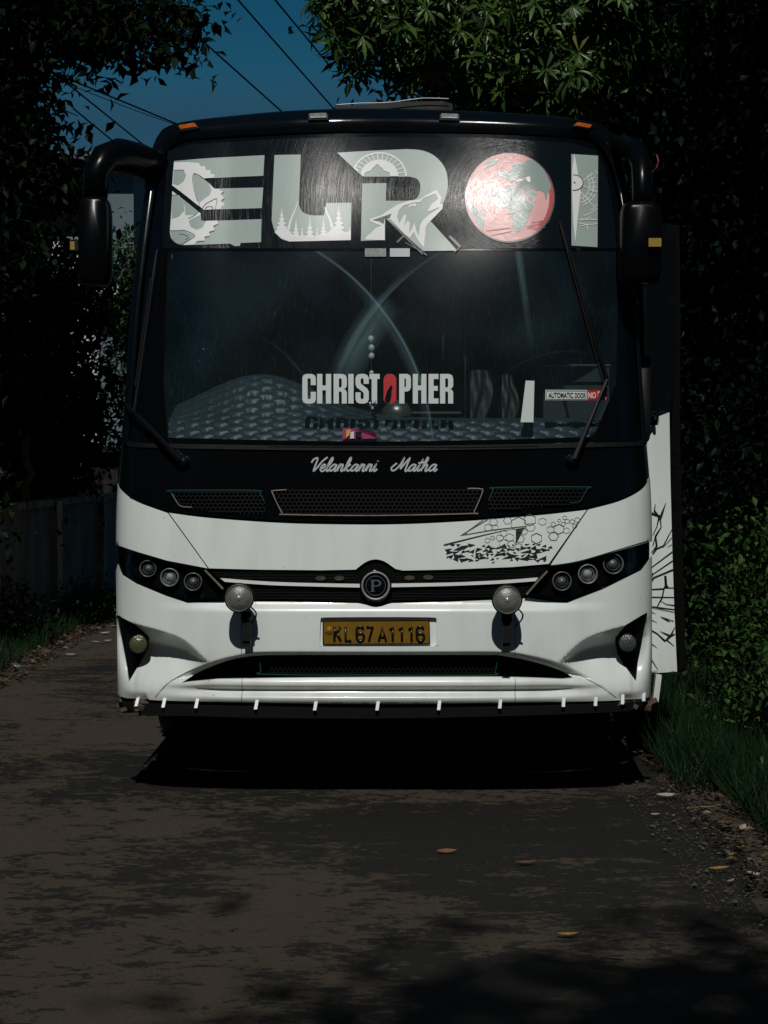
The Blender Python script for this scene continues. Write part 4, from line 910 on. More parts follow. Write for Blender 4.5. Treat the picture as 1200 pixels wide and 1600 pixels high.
plate_r = sp([(501, 968), (504, 965.5), (514, 964.5), (600, 964), (672, 964.5), (681, 966), (682, 970), (682, 1003), (680, 1008), (673, 1009.5), (510, 1010), (503, 1009), (500, 1004)], 3, True)
BT = bumptop + bumpbot
bump = patch('bumper', [BT, black_g, plate_r, fogL, fogR], .006, MAT['white'], bus, res=(.02, .0075), disp=disp, thick=.025)
ribbons('bumper_seam', [[(378, 941), (377.5, 1022)], [(378.5, 1060), (378, 1097)], [(804, 937), (804.5, 1030)], [(805, 1062), (804.5, 1097)]], .9, .0075, MAT['vinylgrey'], bump) if False else None
def seam_map(px, py, o):
    x, z = onF(px, py); return S3([(x, z)], o, disp)[0]
ribbons('bumper_seam', [[(378, 941), (377.5, 1022)], [(378.5, 1060), (378, 1098)], [(804, 938), (804.5, 1028)], [(805, 1060), (804.5, 1098)]], 1.0, .0072, MAT['vinylgrey'], bump, mapper=seam_map, step=2)
ribbons('arch_crease', [sp([(243, 1090), (268, 1064), (327, 1036), (376, 1023), (414, 1018.5), (600, 1018.5), (780, 1018.5), (820, 1025), (870, 1041), (930, 1068), (962, 1090)], 6)], 1.0, .0072, MAT['vinylgrey'], bump, mapper=seam_map, step=3)
patch('lower_grille', [black_g], -.085, MAT['cavity'], bus, res=.04)
honeycomb('grille_mesh', [(408, 1028), (776, 1028), (776, 1056), (420, 1056)], 8, -.060, bus, MAT['grille'], 1.5)
ribbons('grille_trim', [sp([(404, 1030), (406, 1050), (416, 1056), (600, 1057), (764, 1057), (775, 1052), (778, 1036)], 6)], 1.3, -.040, MAT['greentrim'], bus)
# number plate
patch('plate_recess', [plate_r], -.016, MAT['white'], bus, res=.03, thick=0)
YP = float(F(0, Z(988))) - .004
pl = flat('number_plate', [[(504, 969), (671, 968), (672, 1006.5), (504, 1007.5)]], YP, MAT['plate'], bus, thick=.004)
pmap = lambda px, py, o: at(px, py, YP - o)
obj('plate_border', ribbon_mesh([[(505, 970), (670.5, 969), (671.5, 1005.8), (505, 1006.8), (505, 970)]], 1.6, .002, mapper=pmap), pl, MAT['plateblack'])
GL = {'K': [[(0, 0), (0, 20)], [(9, 0), (1, 12)], [(3.5, 9), (10, 20)]], 'L': [[(0, 0), (0, 20), (9, 20)]], '6': [sp([(10, 3), (8, 0), (3, 0), (0, 4), (0, 16), (3, 20), (8, 20), (11, 16.5), (11, 13), (8, 9.5), (3, 9.5), (0, 12)], 3)], '7': [[(0, 0), (10, 0), (4, 20)]],
      'A': [[(0, 20), (5.5, 0), (11, 20)], [(2, 14), (9, 14)]], '1': [[(0, 4), (4, 0), (4, 20)]]}
for ch, x in (('K', 522.5), ('L', 540), ('6', 557.5), ('7', 572.5), ('A', 592), ('1', 609.5), ('1', 624), ('1', 639), ('6', 651.5)):
    ps = [[(x + p[0], 979.5 + p[1] * 1.08) for p in s] for s in GL[ch]]
    b = MB()
    for s in ps:
        b.tube([at(p[0], p[1], YP - .003) for p in s], .0060, 6)
    b.build('plate_character', MAT['plateblack'], pl, smooth=True)
obj('plate_emblem', mesh('pe', [at(514.5 + 3.6 * math.cos(a), 982 + 3.6 * math.sin(a), YP - .002) for a in np.linspace(0, 6.28, 17)[:-1]], [tuple(range(16))[::-1]], False), pl, MAT['plateblue'])
obj('plate_country_code', text_mesh('IND', (508.5, 987, 519, 992), .002, mapper=pmap, bold=.02), pl, MAT['plateblack'])
# fog lamps
for cont, (lx, ly, lr), wing, m_ in ((fogL, (110, 871, 40), ZL, MAT['foglens']), (fogR, (963, 812, 36), ZR, MAT['fogdim'])):
    sc_ = .375 if wing is ZL else .4; fp = patch('fog_lamp', [cont], .0, MAT['black'], bus, res=.02, disp=lambda x, z: .085 * edge(x, z))
    (px, py), = wing([(lx, ly)]); r = lr * sc_ * R3
    x, z = onF(px, py); c = np.array([x * .99, float(F(x, z)) + .025, z])
    b = MB(); b.lathe([(r, -.05), (r * 1.05, .0), (r, .012), (r * .93, .010)], c, (0, -1, 0), 32); b.build('fog_lamp_ring', MAT['plastic'], fp, smooth=True)
    b = MB(); b.lathe([(r * .94, .008), (r * .7, .013), (r * .35, .017), (.0005, .018)], c, (0, -1, 0), 32); b.build('fog_lamp_lens', m_, fp, smooth=True)
# black lip below and its white stays
lipp = sp([(190, 1096), (250, 1099), (400, 1103), (600, 1106), (800, 1103), (940, 1098), (1008, 1094)], 5) + sp([(985, 1108), (960, 1111), (800, 1117), (600, 1121), (400, 1120), (300, 1117), (232, 1117)], 5) + [(205, 1106)]
patch('under_lip', [lipp], .018, MAT['rubber'], bus, res=.03, thick=.35)
for i, (px, py, hh) in enumerate([(215, 1096, 14), (257, 1097, 16), (308, 1098, 16), (401, 1100, 16), (493, 1102, 15), (590, 1102, 15), (686, 1101, 16), (781, 1099, 15), (880, 1096, 16), (930, 1095, 15), (972, 1092, 16), (1005, 1088, 14)]):
    A, B, C = (placed(*q_, .0) + np.array([0, d_, 0]) for q_, d_ in (((px + 1, py - hh * .42), -.008), ((px - 1, py + hh * .42), -.040), ((px - 1, py + hh * .42), -.005)))
    wd = .0075; b = MB()
    V = []
    for sx_ in (-wd, wd):
        for p, dx in ((A, 0), (B, 0), (C, 0), (A + np.array([0, .03, 0]), 0)): V.append((p[0] + sx_, p[1], p[2]))
    b.add(V, [(0, 1, 2, 3), (7, 6, 5, 4), (0, 4, 5, 1), (1, 5, 6, 2), (2, 6, 7, 3), (3, 7, 4, 0)])
    b.build('stay_bracket', MAT['vinylwhite'], bus)
# torn bits at both corners
for px0, px1, py0 in ((188, 228, 1101), (948, 1028, 1099)):
    b = MB(); r2 = random.Random(px0)
    for k in range(16):
        px = px0 + (px1 - px0) * r2.random(); p = placed(px if px < 1012 else 1012, py0 + r2.uniform(-5, 8), .0)
        b.box((at(px, py0, p[1])[0], p[1] + r2.uniform(0, .1), p[2] + r2.uniform(-.01, .01)), (r2.uniform(.03, .08), .06, r2.uniform(.01, .03)), Matrix.Rotation(r2.uniform(-.5, .5), 3, 'Y') @ Matrix.Rotation(r2.uniform(-.5, .5), 3, 'X'))
    b.build('torn_edge', MAT['rust'], bus)

# ---- round auxiliary lamps on stalks
for px, py, r, side in ((374, 934, 23.5, 1), (792, 937, 24, 1)):
    x, z = onF(px, py); y0 = float(F(x, z)) - .16; c = at(px, py, y0); rr = r * (9 + y0) / FOC
    b = MB(); b.lathe([(.02, -.09), (rr * .65, -.075), (rr * .95, -.03), (rr, .0), (rr, .014), (rr * .95, .020), (rr * .87, .016), (rr * .86, .006)], c, (0, -1, .03), 40)
    lm = b.build('round_lamp', MAT['plastic'], bus, smooth=True)
    b = MB(); b.lathe([(rr * .87, .010), (rr * .72, .022), (rr * .4, .031), (.0005, .034)], c, (0, -1, .03), 40); b.build('lamp_lens', MAT['frost'], lm, smooth=True)
    b = MB(); b.lathe([(rr * .90, .017), (rr * .885, .0215), (rr * .87, .0215), (rr * .86, .016)], c, (0, -1, .03), 40); b.build('lamp_rim', MAT['chrome'], lm, smooth=True)
    b = MB(); b.lathe([(rr * .16, .034), (rr * .12, .037), (.0005, .038)], c, (0, -1, .03), 16); b.build('lamp_bulb_cap', MAT['reflector'], lm, smooth=True)
    st = c + np.array([.030 if px < 600 else .0, .03, -rr - .0]); b = MB()
    b.box((st[0], st[1], st[2] - .015), (.05, .02, .04)); b.box((st[0], st[1] + .01, st[2] - .085), (.036, .02, .15)); b.box((st[0], st[1] + .045, st[2] - .14), (.034, .09, .012))
    b.build('lamp_bracket', MAT['rubber'], lm)
    b = MB(); b.tube([c + np.array(v) for v in sp([(.055, .0, -.045), (.075, .02, -.07), (.07, .05, -.10), (.045, .08, -.13)], 4)], .004, 6); b.build('lamp_wire', MAT['rubber'], lm, smooth=True)

# ---- wipers
def on(px, py, o=.03):
    x, z = onF(px, py); return S3([(x, z)], o)[0]
def wiper(pivot, elbow, tip0, tip1, label):
    b = MB(); b.lathe([(.03, 0), (.03, .03), (.018, .045), (.0005, .05)], on(*pivot, .0), (0, -1, .1), 16)
    w_ = b.build('wiper', MAT['plastic'], bus, smooth=True)
    b = MB(); arm = [on(*p, o) for p, o in zip(sp([pivot, ((pivot[0] * .5 + elbow[0] * .5), (pivot[1] * .5 + elbow[1] * .5)), elbow], 4), np.linspace(.045, .05, 9))]
    b.tube(arm, [.016 - .008 * i / 8 for i in range(9)], 6); b.build('wiper_arm', MAT['plastic'], w_, smooth=False)
    b = MB(); bl = [on(tip0[0] + (tip1[0] - tip0[0]) * t, tip0[1] + (tip1[1] - tip0[1]) * t, .022) for t in np.linspace(0, 1, 14)]
    b.tube(bl, [.006] + [.009] * 12 + [.005], 6); b.tube([on(tip0[0] + (tip1[0] - tip0[0]) * t, tip0[1] + (tip1[1] - tip0[1]) * t, .040) for t in np.linspace(.18, .82, 10)], .006, 5)
    b.build('wiper_blade', MAT['rubber'], w_)
    return w_
wiper((287, 722), (209, 634), (214, 652), (250, 392), '')
wiper((893, 720), (941, 596), (944, 612), (872, 348), '')
b = MB(); b.tube([on(941, 596, .05), on(925, 540, .045), on(908, 475, .04)], [.009, .008, .007], 6); b.build('wiper_arm', MAT['plastic'], bus)

# ---- marker lamps on the roof cap (on the rolled surface) and roof box
def cap_point(px, t):
    # point of the cap surface below pixel column px at roll parameter t
    j = min(range(len(I)), key=lambda i: abs(I[i][0] - px) + (0 if I[i][1] < 240 else 999)); n = len(I); k = int(round(t * 12)); return np.array(K_.vertices[k * n + j].co)
for px, m_ in ((309, 'orange'), (495, 'silverlens'), (701, 'silverlens'), (897, 'orange')):
    p = cap_point(px, .17); q = cap_point(px, .09); s_ = cap_point(px, .25); up = (s_ - q) / np.linalg.norm(s_ - q)
    l_ = cap_point(px - 14, .17); r_ = cap_point(px + 14, .17); ax = (r_ - l_) / np.linalg.norm(r_ - l_); nrm = np.cross(ax, up); nrm = nrm / np.linalg.norm(nrm)
    if nrm[1] > 0: nrm = -nrm
    Mx = Matrix((ax, up, nrm)).transposed()
    b = MB(); b.box(tuple(p), (.106, .048, .020), Mx, .96); ml = b.build('marker_lamp', MAT['rubber'], bus, bevel=.004)
    b = MB(); b.box(tuple(p + nrm * .012), (.096, .038, .014), Mx, .85); b.build('marker_lens', MAT[m_], ml, bevel=.003)
zr = at(610, 176, 1.0)[2]
b = MB(); Yh = 1.9
tl = [at(x, y, Yh) for x, y in [(520, 171), (524, 163), (545, 161), (600, 159), (640, 154), (690, 155), (706, 161), (708, 171)]]
lowz = 3.3
V = []; rr_ = random.Random(3)
ysn = [Yh, Yh + .05, Yh + .25, Yh + .6, Yh + 1.0, Yh + 1.1]; sc2 = [0.0, 1, 1.04, 1.05, 1, .3]
n = len(tl)
for yy, s_ in zip(ysn, sc2):
    for i, p in enumerate(tl): V.append((p[0] + rr_.uniform(-.01, .01), yy, lowz + (p[2] - lowz) * (s_ if s_ else .55) + rr_.uniform(-.008, .008)))
Fc = []
for r in range(len(ysn) - 1):
    for i in range(n - 1): Fc.append((r * n + i, r * n + i + 1, (r + 1) * n + i + 1, (r + 1) * n + i))
b0 = len(V); V += [(V[0][0], Yh, lowz), (V[n - 1][0], Yh, lowz)]; Fc.append((b0,) + tuple(range(0, n)) + (b0 + 1,))
hatch = obj('roof_box', mesh('roof_box', V, Fc, False), bus, MAT['plasticwrap'])
b = MB(); b.tube([at(x, y, Yh + .01) for x, y in sp([(526, 164), (560, 161.5), (604, 160.5), (640, 156), (665, 153.5), (701, 154.5)], 5)], .0035, 5); b.build('roof_box_edge', MAT['chrome'], hatch)

# ---- mirrors
def mirror(parts, hous, refl, name, extra=None):
    pass
Ym = .25
def P3(px, py, Y=Ym): return tuple(at(px, py, Y))
# left: broad arched arm, hanging housing
b = MB(); b.tube([P3(246, 262, .62), P3(215, 250, .5), P3(186, 243, .38), P3(163, 248, .28), P3(151, 268, .25), P3(149, 312, .25)], [.075, .085, .085, .072, .062, .058], 14)
ml = b.build('mirror_arm', MAT['mirror'], bus, smooth=True)
def housing(cx, cy, w_, h_, Y, parent, name):
    """rounded box in pixels"""
    k = (9 + Y) / FOC; W_, H_ = w_ * k / 2, h_ * k / 2; c = at(cx, cy, Y); V = []; Fc = []
    rings = [(-.10, .70), (-.085, .90), (-.04, 1.0), (.04, 1.0), (.07, .96)]
    nseg = 28
    for dy, s_ in rings:
        for k2 in range(nseg):
            a = 2 * math.pi * k2 / nseg; ca, sa = math.cos(a), math.sin(a); e = .38
            V.append((c[0] + math.copysign(abs(ca) ** e, ca) * (W_ * s_ if s_ > .8 else W_ * s_ ), c[1] + dy, c[2] + math.copysign(abs(sa) ** e, sa) * (H_ - W_ * (1 - s_))))
    for r in range(len(rings) - 1):
        for k2 in range(nseg): k3 = (k2 + 1) % nseg; Fc.append((r * nseg + k2, (r + 1) * nseg + k2, (r + 1) * nseg + k3, r * nseg + k3))
    Fc.append(tuple(range(nseg))); Fc.append(tuple(reversed(range((len(rings) - 1) * nseg, len(rings) * nseg))))
    o = obj(name, mesh(name, V, Fc), parent, MAT['mirror']); return o
h1 = housing(149, 378, 50, 138, .25, bus, 'mirror_housing')
b = MB(); b.box(P3(113.5, 384, .25), (.022, .02, .040)); b.build('side_reflector', MAT['amberdull'], h1)
b = MB(); b.box(P3(120, 384, .26), (.03, .02, .05)); b.build('reflector_mount', MAT['rubber'], h1)
b = MB(); b.box(P3(149, 378, .325), (.13, .004, .38)); b.build('mirror_glass', MAT['reflector'], h1)
# right: arm comes down from the corner of the cap
b = MB(); b.tube([P3(952, 238, .75), P3(975, 228, .6), P3(994, 236, .42), P3(1003, 262, .27), P3(1003, 300, .25), P3(1002, 325, .25)], [.05, .055, .055, .052, .05, .048], 14)
b.build('mirror_arm', MAT['mirror'], bus, smooth=True)
h2 = housing(1000, 381, 66, 130, .25, bus, 'mirror_housing')
b = MB(); b.box(P3(1023, 379, .12), (.060, .02, .040)); b.build('side_reflector', MAT['amberdull'], h2)
b = MB(); b.box(P3(1000, 381, .325), (.17, .004, .36)); b.build('mirror_glass', MAT['reflector'], h2)
b = MB(); b.tube([P3(1019, 270, .24), P3(1026, 262, .22), P3(1029, 252, .22), P3(1026, 242, .24)], [.004] * 4, 6); b.build('red_ribbon', MAT['ribbonred'], h2)
h3 = housing(1002, 624, 26, 136, .62, bus, 'near_mirror'); h3.data.materials[0] = MAT['rubber']; b = MB(); b.tube([P3(1000, 445, .35), P3(1003, 500, .5), P3(1003, 560, .6)], .012, 6); b.build('near_mirror_arm', MAT['plastic'], h3)

# ---- open front door (swung forward, seen from its outer face)
YD = 1.05
dlow = [(1000, 655), (1016, 655), (1030, 651), (1031, 664), (1035, 664), (1035, 655), (1047, 645), (1048, 700), (1051, 800), (1054, 900), (1057, 1000), (1059, 1050), (1000, 1053)]
dlow = [(1000, 660), (1014, 666), (1030, 664), (1031, 650), (1047, 644), (1049, 740), (1052, 850), (1055, 950), (1059, 1050), (1000, 1053)]
def door_bow(v): return (v[0], v[1] + .35 * max(0, v[0] - 1.40) ** 1.0 * .5 + .02 * math.sin((v[2] - .6) * 2.2), v[2])
def flatgrid(name, cont, Y, m, parent, thick=.0, res=.04, off=0.0):
    c = [tuple(at(p[0], p[1], Y)[[0, 2]]) for p in dens(cont, 8)]
    P_, T_ = fill([c], res); V = [door_bow((p[0], Y - off, p[1])) for p in P_]; Fc = [tuple(t) for t in T_]
    if thick:
        b_ = len(V); n_ = len(c); V += [door_bow((p[0], Y, p[1])) for p in c] + [tuple(np.array(door_bow((p[0], Y, p[1]))) + np.array([0, thick, 0])) for p in c]
        Fc += [(b_ + i, b_ + (i + 1) % n_, b_ + n_ + (i + 1) % n_, b_ + n_ + i) for i in range(n_)]
        k = len(V); V += [tuple(np.array(door_bow((p[0], Y, p[1]))) + np.array([0, thick, 0])) for p in P_]; Fc += [tuple(int(i) + k for i in t[::-1]) for t in T_]
    return obj(name, mesh(name, V, Fc), parent, m)
door = flatgrid('front_door', dlow, YD, MAT['white'], bus, thick=.05, label=None) if False else flatgrid('front_door', dlow, YD, MAT['white'], bus, thick=.05)
flatgrid('door_window', [(1000, 352), (1040, 348), (1056, 352), (1058, 450), (1058, 560), (1049, 644), (1000, 655)], YD + .02, MAT['sideglass'], door, thick=.03)
flatgrid('door_rubber', [(1047, 350), (1062, 352), (1064, 500), (1065, 700), (1070, 900), (1074, 1049), (1062, 1052), (1059, 1000), (1053, 850), (1050, 700), (1052, 640), (1057, 520)], YD + .04, MAT['cavity'], door, thick=.04)
dmap = lambda px, py, o: np.array(door_bow((at(px, py, YD)[0], YD - o, at(px, py, YD)[2])))
ZG = lambda p: zm(940, 560, 260 / 612, p)
cr = [([(200, 535), (196, 560), (218, 590), (240, 530)], (1, 3, 4, .5)), ([(186, 570), (215, 580), (205, 620), (190, 650)], (4, 3, 1.5, 1)), ([(218, 590), (222, 620), (200, 655), (205, 690), (185, 715)], (2, 1.5, 3, 3, 1)),
      ([(200, 655), (190, 690)], 1.5), ([(262, 630), (230, 690), (205, 700), (190, 720)], (1, 2, 2)), ([(262, 660), (230, 695)], (1, .6)), ([(262, 685), (245, 695)], (1, .6)), ([(264, 712), (190, 765), (182, 775)], (1.8, 1.4, 1)), ([(265, 745), (185, 797)], (1.6, 1)), ([(266, 778), (195, 806), (182, 822)], (2.4, 2, 2.4)),
      ([(180, 830), (190, 790)], 2), ([(238, 800), (240, 845), (236, 800)], (3, 4, 3)), ([(232, 845), (268, 845)], 1.2), ([(180, 850), (232, 848), (225, 880)], (1.5, 2, 2.5)), ([(180, 878), (270, 880)], (1.5, 1.2)), ([(225, 880), (205, 915)], (2.5, 1.4)), ([(178, 912), (272, 925)], (1.6, 1.3)), ([(215, 890), (240, 905), (272, 910)], (.6, 1.5)),
      ([(180, 915), (272, 935)], (1, 1)), ([(178, 930), (200, 940)], (1.5, .5)), ([(180, 960), (205, 972)], (1.5, .5)), ([(218, 950), (252, 968), (240, 955)], (.6, 2, .6)), ([(180, 998), (205, 1012), (235, 1040)], (2, 1.6, 2.6)), ([(215, 1003), (255, 1022), (272, 990)], (.5, 3, 1)), ([(235, 1040), (255, 1022), (272, 1015)], (2, 4, 2)), ([(240, 1035), (270, 1060)], (2, .6)), ([(178, 1045), (205, 1065)], (1.6, .5)), ([(178, 1098), (208, 1146)], (2, .5)), ([(178, 1075), (180, 1110)], (.6, .6)), ([(218, 950), (268, 968)], (.5, 1.2))]
obj('crack_print', ribbon_mesh([ZG(p) for p, _ in cr], [w_ if not isinstance(w_, tuple) else w_ for _, w_ in cr], .004, mapper=dmap, step=5), door, MAT['vinylblack'])
b = MB(); b.tube([P3(1024, 655, 1.0), P3(1024, 645, 1.0), P3(1012, 645, .95)], .01, 6); b.build('door_hinge', MAT['rubber'], door)
b = MB(); b.box(P3(1026, 1075, .95), (.03, .05, .14), Matrix.Rotation(.12, 3, 'Y')); b.build('door_step', MAT['white'], bus)
# ================================================================= inside the bus
# quilted dashboard: rises behind the glass, with a hump before the driver
def dash_z(x, y):
    t = np.clip((y - .22) / .55, 0, 1)
    z = 1.685 + .115 * np.clip(t / .30, 0, 1) + .03 * t
    hump = np.exp(-((x + .62) / .40) ** 2) * sst((t - .25) / .6) * .22
    return z + hump
nx_, ny_ = 380, 100
xs = np.linspace(-1.14, 1.10, nx_); V = []; Fc = []
for j in range(ny_):
    for i in range(nx_):
        x = xs[i]; y0 = float(F(min(max(x, -1.1), 1.1), 1.70)) + .02; y = y0 + .95 * (j / (ny_ - 1)) ** 1.3 if True else 0
        z = float(dash_z(x, y - y0 + .22)); s_ = (y - y0) * 1.0 + (z - 1.685) * 1.6
        a = (x / .072 + s_ / .056); c_ = (x / .072 - s_ / .056)
        q = (1 - math.exp(-(math.sin(math.pi * a / 2) / .34) ** 2)) * (1 - math.exp(-(math.sin(math.pi * c_ / 2) / .34) ** 2))
        V.append((x, y - .012 * q * .6, z + .012 * q))
for j in range(ny_ - 1):
    for i in range(nx_ - 1): Fc.append((j * nx_ + i, j * nx_ + i + 1, (j + 1) * nx_ + i + 1, (j + 1) * nx_ + i))
dash = obj('dashboard', mesh('dashboard', V, Fc), bus, MAT['dash'])
b = MB(); b.box((0, .75, 1.35), (2.3, .9, .6)); b.build('dash_base', MAT['interior'], bus)
# steering wheel, seats, partition, curtains
b = MB(); ctr = Vector((-.62, 1.45, 1.95)); ax = Vector((0, -.45, .9)).normalized(); a1 = ax.orthogonal().normalized(); a2 = ax.cross(a1)
b.tube([ctr + (a1 * math.cos(t) + a2 * math.sin(t)) * .24 for t in np.linspace(0, 2 * math.pi, 30)], .016, 8)
for t in (0.3, 2.4, 4.5): b.tube([ctr, ctr + (a1 * math.cos(t) + a2 * math.sin(t)) * .24], .012, 6)
b.tube([ctr, ctr - ax * .4], .03, 8); b.build('steering_wheel', MAT['plastic'], bus, smooth=True)
def seat(x, y, z0=1.05, m_='seat'):
    b = MB(); b.box((x, y, z0 + .42), (.46, .48, .12)); st = b.build('seat', MAT[m_], bus, bevel=.03)
    b = MB(); b.box((x, y + .24, z0 + .82), (.46, .12, .72), Matrix.Rotation(-.12, 3, 'X')); b.box((x, y + .30, z0 + 1.26), (.30, .09, .18), Matrix.Rotation(-.1, 3, 'X')); b.build('seat_back', MAT[m_], st, bevel=.03)
    b = MB(); b.box((x, y, z0 + .18), (.30, .30, .36)); b.build('seat_base', MAT['interior'], st)
seat(-.62, 2.0)
for r in range(3):
    for x in (-.95, -.47, .47, .95): seat(x, 3.9 + r * 1.0, 1.05)
b = MB(); b.box((-.62, 2.9, 1.75), (1.1, .03, 1.4)); b.build('partition', MAT['interior'], bus)
b = MB(); b.tube([at(692, 562, .62), at(692, 480, .62)], .006, 8); b.build('grab_pole', MAT['pole'], bus, smooth=True)
b = MB(); b.tube([at(727, 655, .72), at(727, 455, .72)], .005, 8); b.build('grab_pole', MAT['rim'], bus, smooth=True)
b = MB(); b.box(tuple(at(713, 600, 1.5)), (.06, .06, 1.2)); b.build('dash_post', MAT['interior'], bus)
def curtain(px0, px1, py0, py1, Y, m_='curtain'):
    V = []; Fc = []; n_ = 26; k_ = 10; r_ = random.Random(px0)
    for j in range(k_):
        for i in range(n_):
            t = i / (n_ - 1); p = at(px0 + (px1 - px0) * t + 5 * math.sin(j * .5 + px0) * t, py0 + (py1 - py0) * j / (k_ - 1), Y); V.append((p[0], p[1] + .03 * math.sin(t * 9 + j * .5) + .012 * math.sin(t * 17 - j * .9), p[2]))
    for j in range(k_ - 1):
        for i in range(n_ - 1): Fc.append((j * n_ + i, j * n_ + i + 1, (j + 1) * n_ + i + 1, (j + 1) * n_ + i))
    obj('curtain', mesh('curtain', V, Fc), bus, MAT[m_])
curtain(735, 765, 578, 662, .66); curtain(784, 806, 585, 662, .66)
b = MB(); b.tube([at(850, 571, .8), at(955, 571, .8)], .006, 6); b.tube([at(635, 645, .75), at(720, 645, .75)], .006, 6); b.build('hand_rail', MAT['pole'], bus)
b = MB(); b.box(tuple(at(900, 620, .9)), (.34, .04, .30)); b.box((0, 2.6, 3.05), (2.0, 3.0, .05)); b.build('cabin_panel', MAT['interior'], bus)
b = MB(); b.lathe([(.075, 0), (.08, .03), (.05, .07), (.001, .085)], at(620, 651, .62), (0, 0, 1), 20); b.build('dash_bowl', MAT['pole'], bus, smooth=True)

# ---- loose things on the dashboard
c = on(580, 560, -.10); cr_ = empty('hanging_beads', (c[0], c[1], c[2]), 'string of ivory beads hanging behind the middle of the windscreen', 'bead string')
yb = c[1]
for k, (py, r) in enumerate([(529.5, .0145), (543.5, .015), (556.5, .015), (583, .012)]):
    b = MB(); p = at(580 + (.5 if k else -.3), py, yb) - c; b.lathe([(r * math.sin(t), -r * 1.15 * math.cos(t)) for t in np.linspace(.02, math.pi - .02, 9)], p, (0, 0, 1), 16); b.build('bead', MAT['bead'], cr_, smooth=True)
b = MB(); b.tube([at(580, 400, yb) - c, at(580.5, 600, yb) - c], .0018, 5); b.build('string', MAT['pole'], cr_)
b = MB(); p0 = at(583, 612, yb) - c; b.box(tuple(p0), (.018, .012, .17)); b.box(tuple(p0 + np.array([-.004, 0, -.06])), (.05, .012, .02)); b.build('pendant_cross', MAT['bead'], cr_, bevel=.003)
c = np.array([at(562, 678, .33)[0], .33, 1.715])
pk = empty('snack_packet', tuple(c), 'small pink foil packet lying on the quilted dashboard behind the glass', 'packet')
ol = [(536, 668.5), (548, 669.5), (570, 672), (585, 674), (589, 678), (589.5, 685), (535, 686)]
Yk = float(F(-.1, 1.72)) + .012
V = [tuple(at(x, y, Yk + .012 * math.sin(i * 1.7)) - c) for i, (x, y) in enumerate(ol)]; V += [tuple(np.array(v) + np.array([0, .03, 0])) for v in V]; n = len(ol)
Fc = [tuple(range(n))[::-1], tuple(range(n, 2 * n))] + [(i, (i + 1) % n, n + (i + 1) % n, n + i) for i in range(n)]
obj('foil_bag', mesh('foil_bag', V, Fc, False), pk, MAT['pink'])
for q, m_ in (([(541, 672), (548, 671), (546, 680), (541, 684)], 'yellow'), ([(556, 674), (566, 675), (563, 684), (555, 683)], 'vinylblack'), ([(548, 675), (553, 674), (553, 685), (547, 685)], 'bead')):
    obj('packet_print', mesh('pp', [tuple(at(x, y, Yk - .016) - c) for x, y in q], [(3, 2, 1, 0)], False), pk, MAT[m_])
# ================================================================= THE PLACE
XL, XR = -2.75, 1.42          # edges of the tarmac
def road_edge(y, s, seed=0): return s + .10 * math.sin(y * .9 + seed) + .05 * math.sin(y * 2.7 + seed * 2) + .03 * math.sin(y * 7.1)
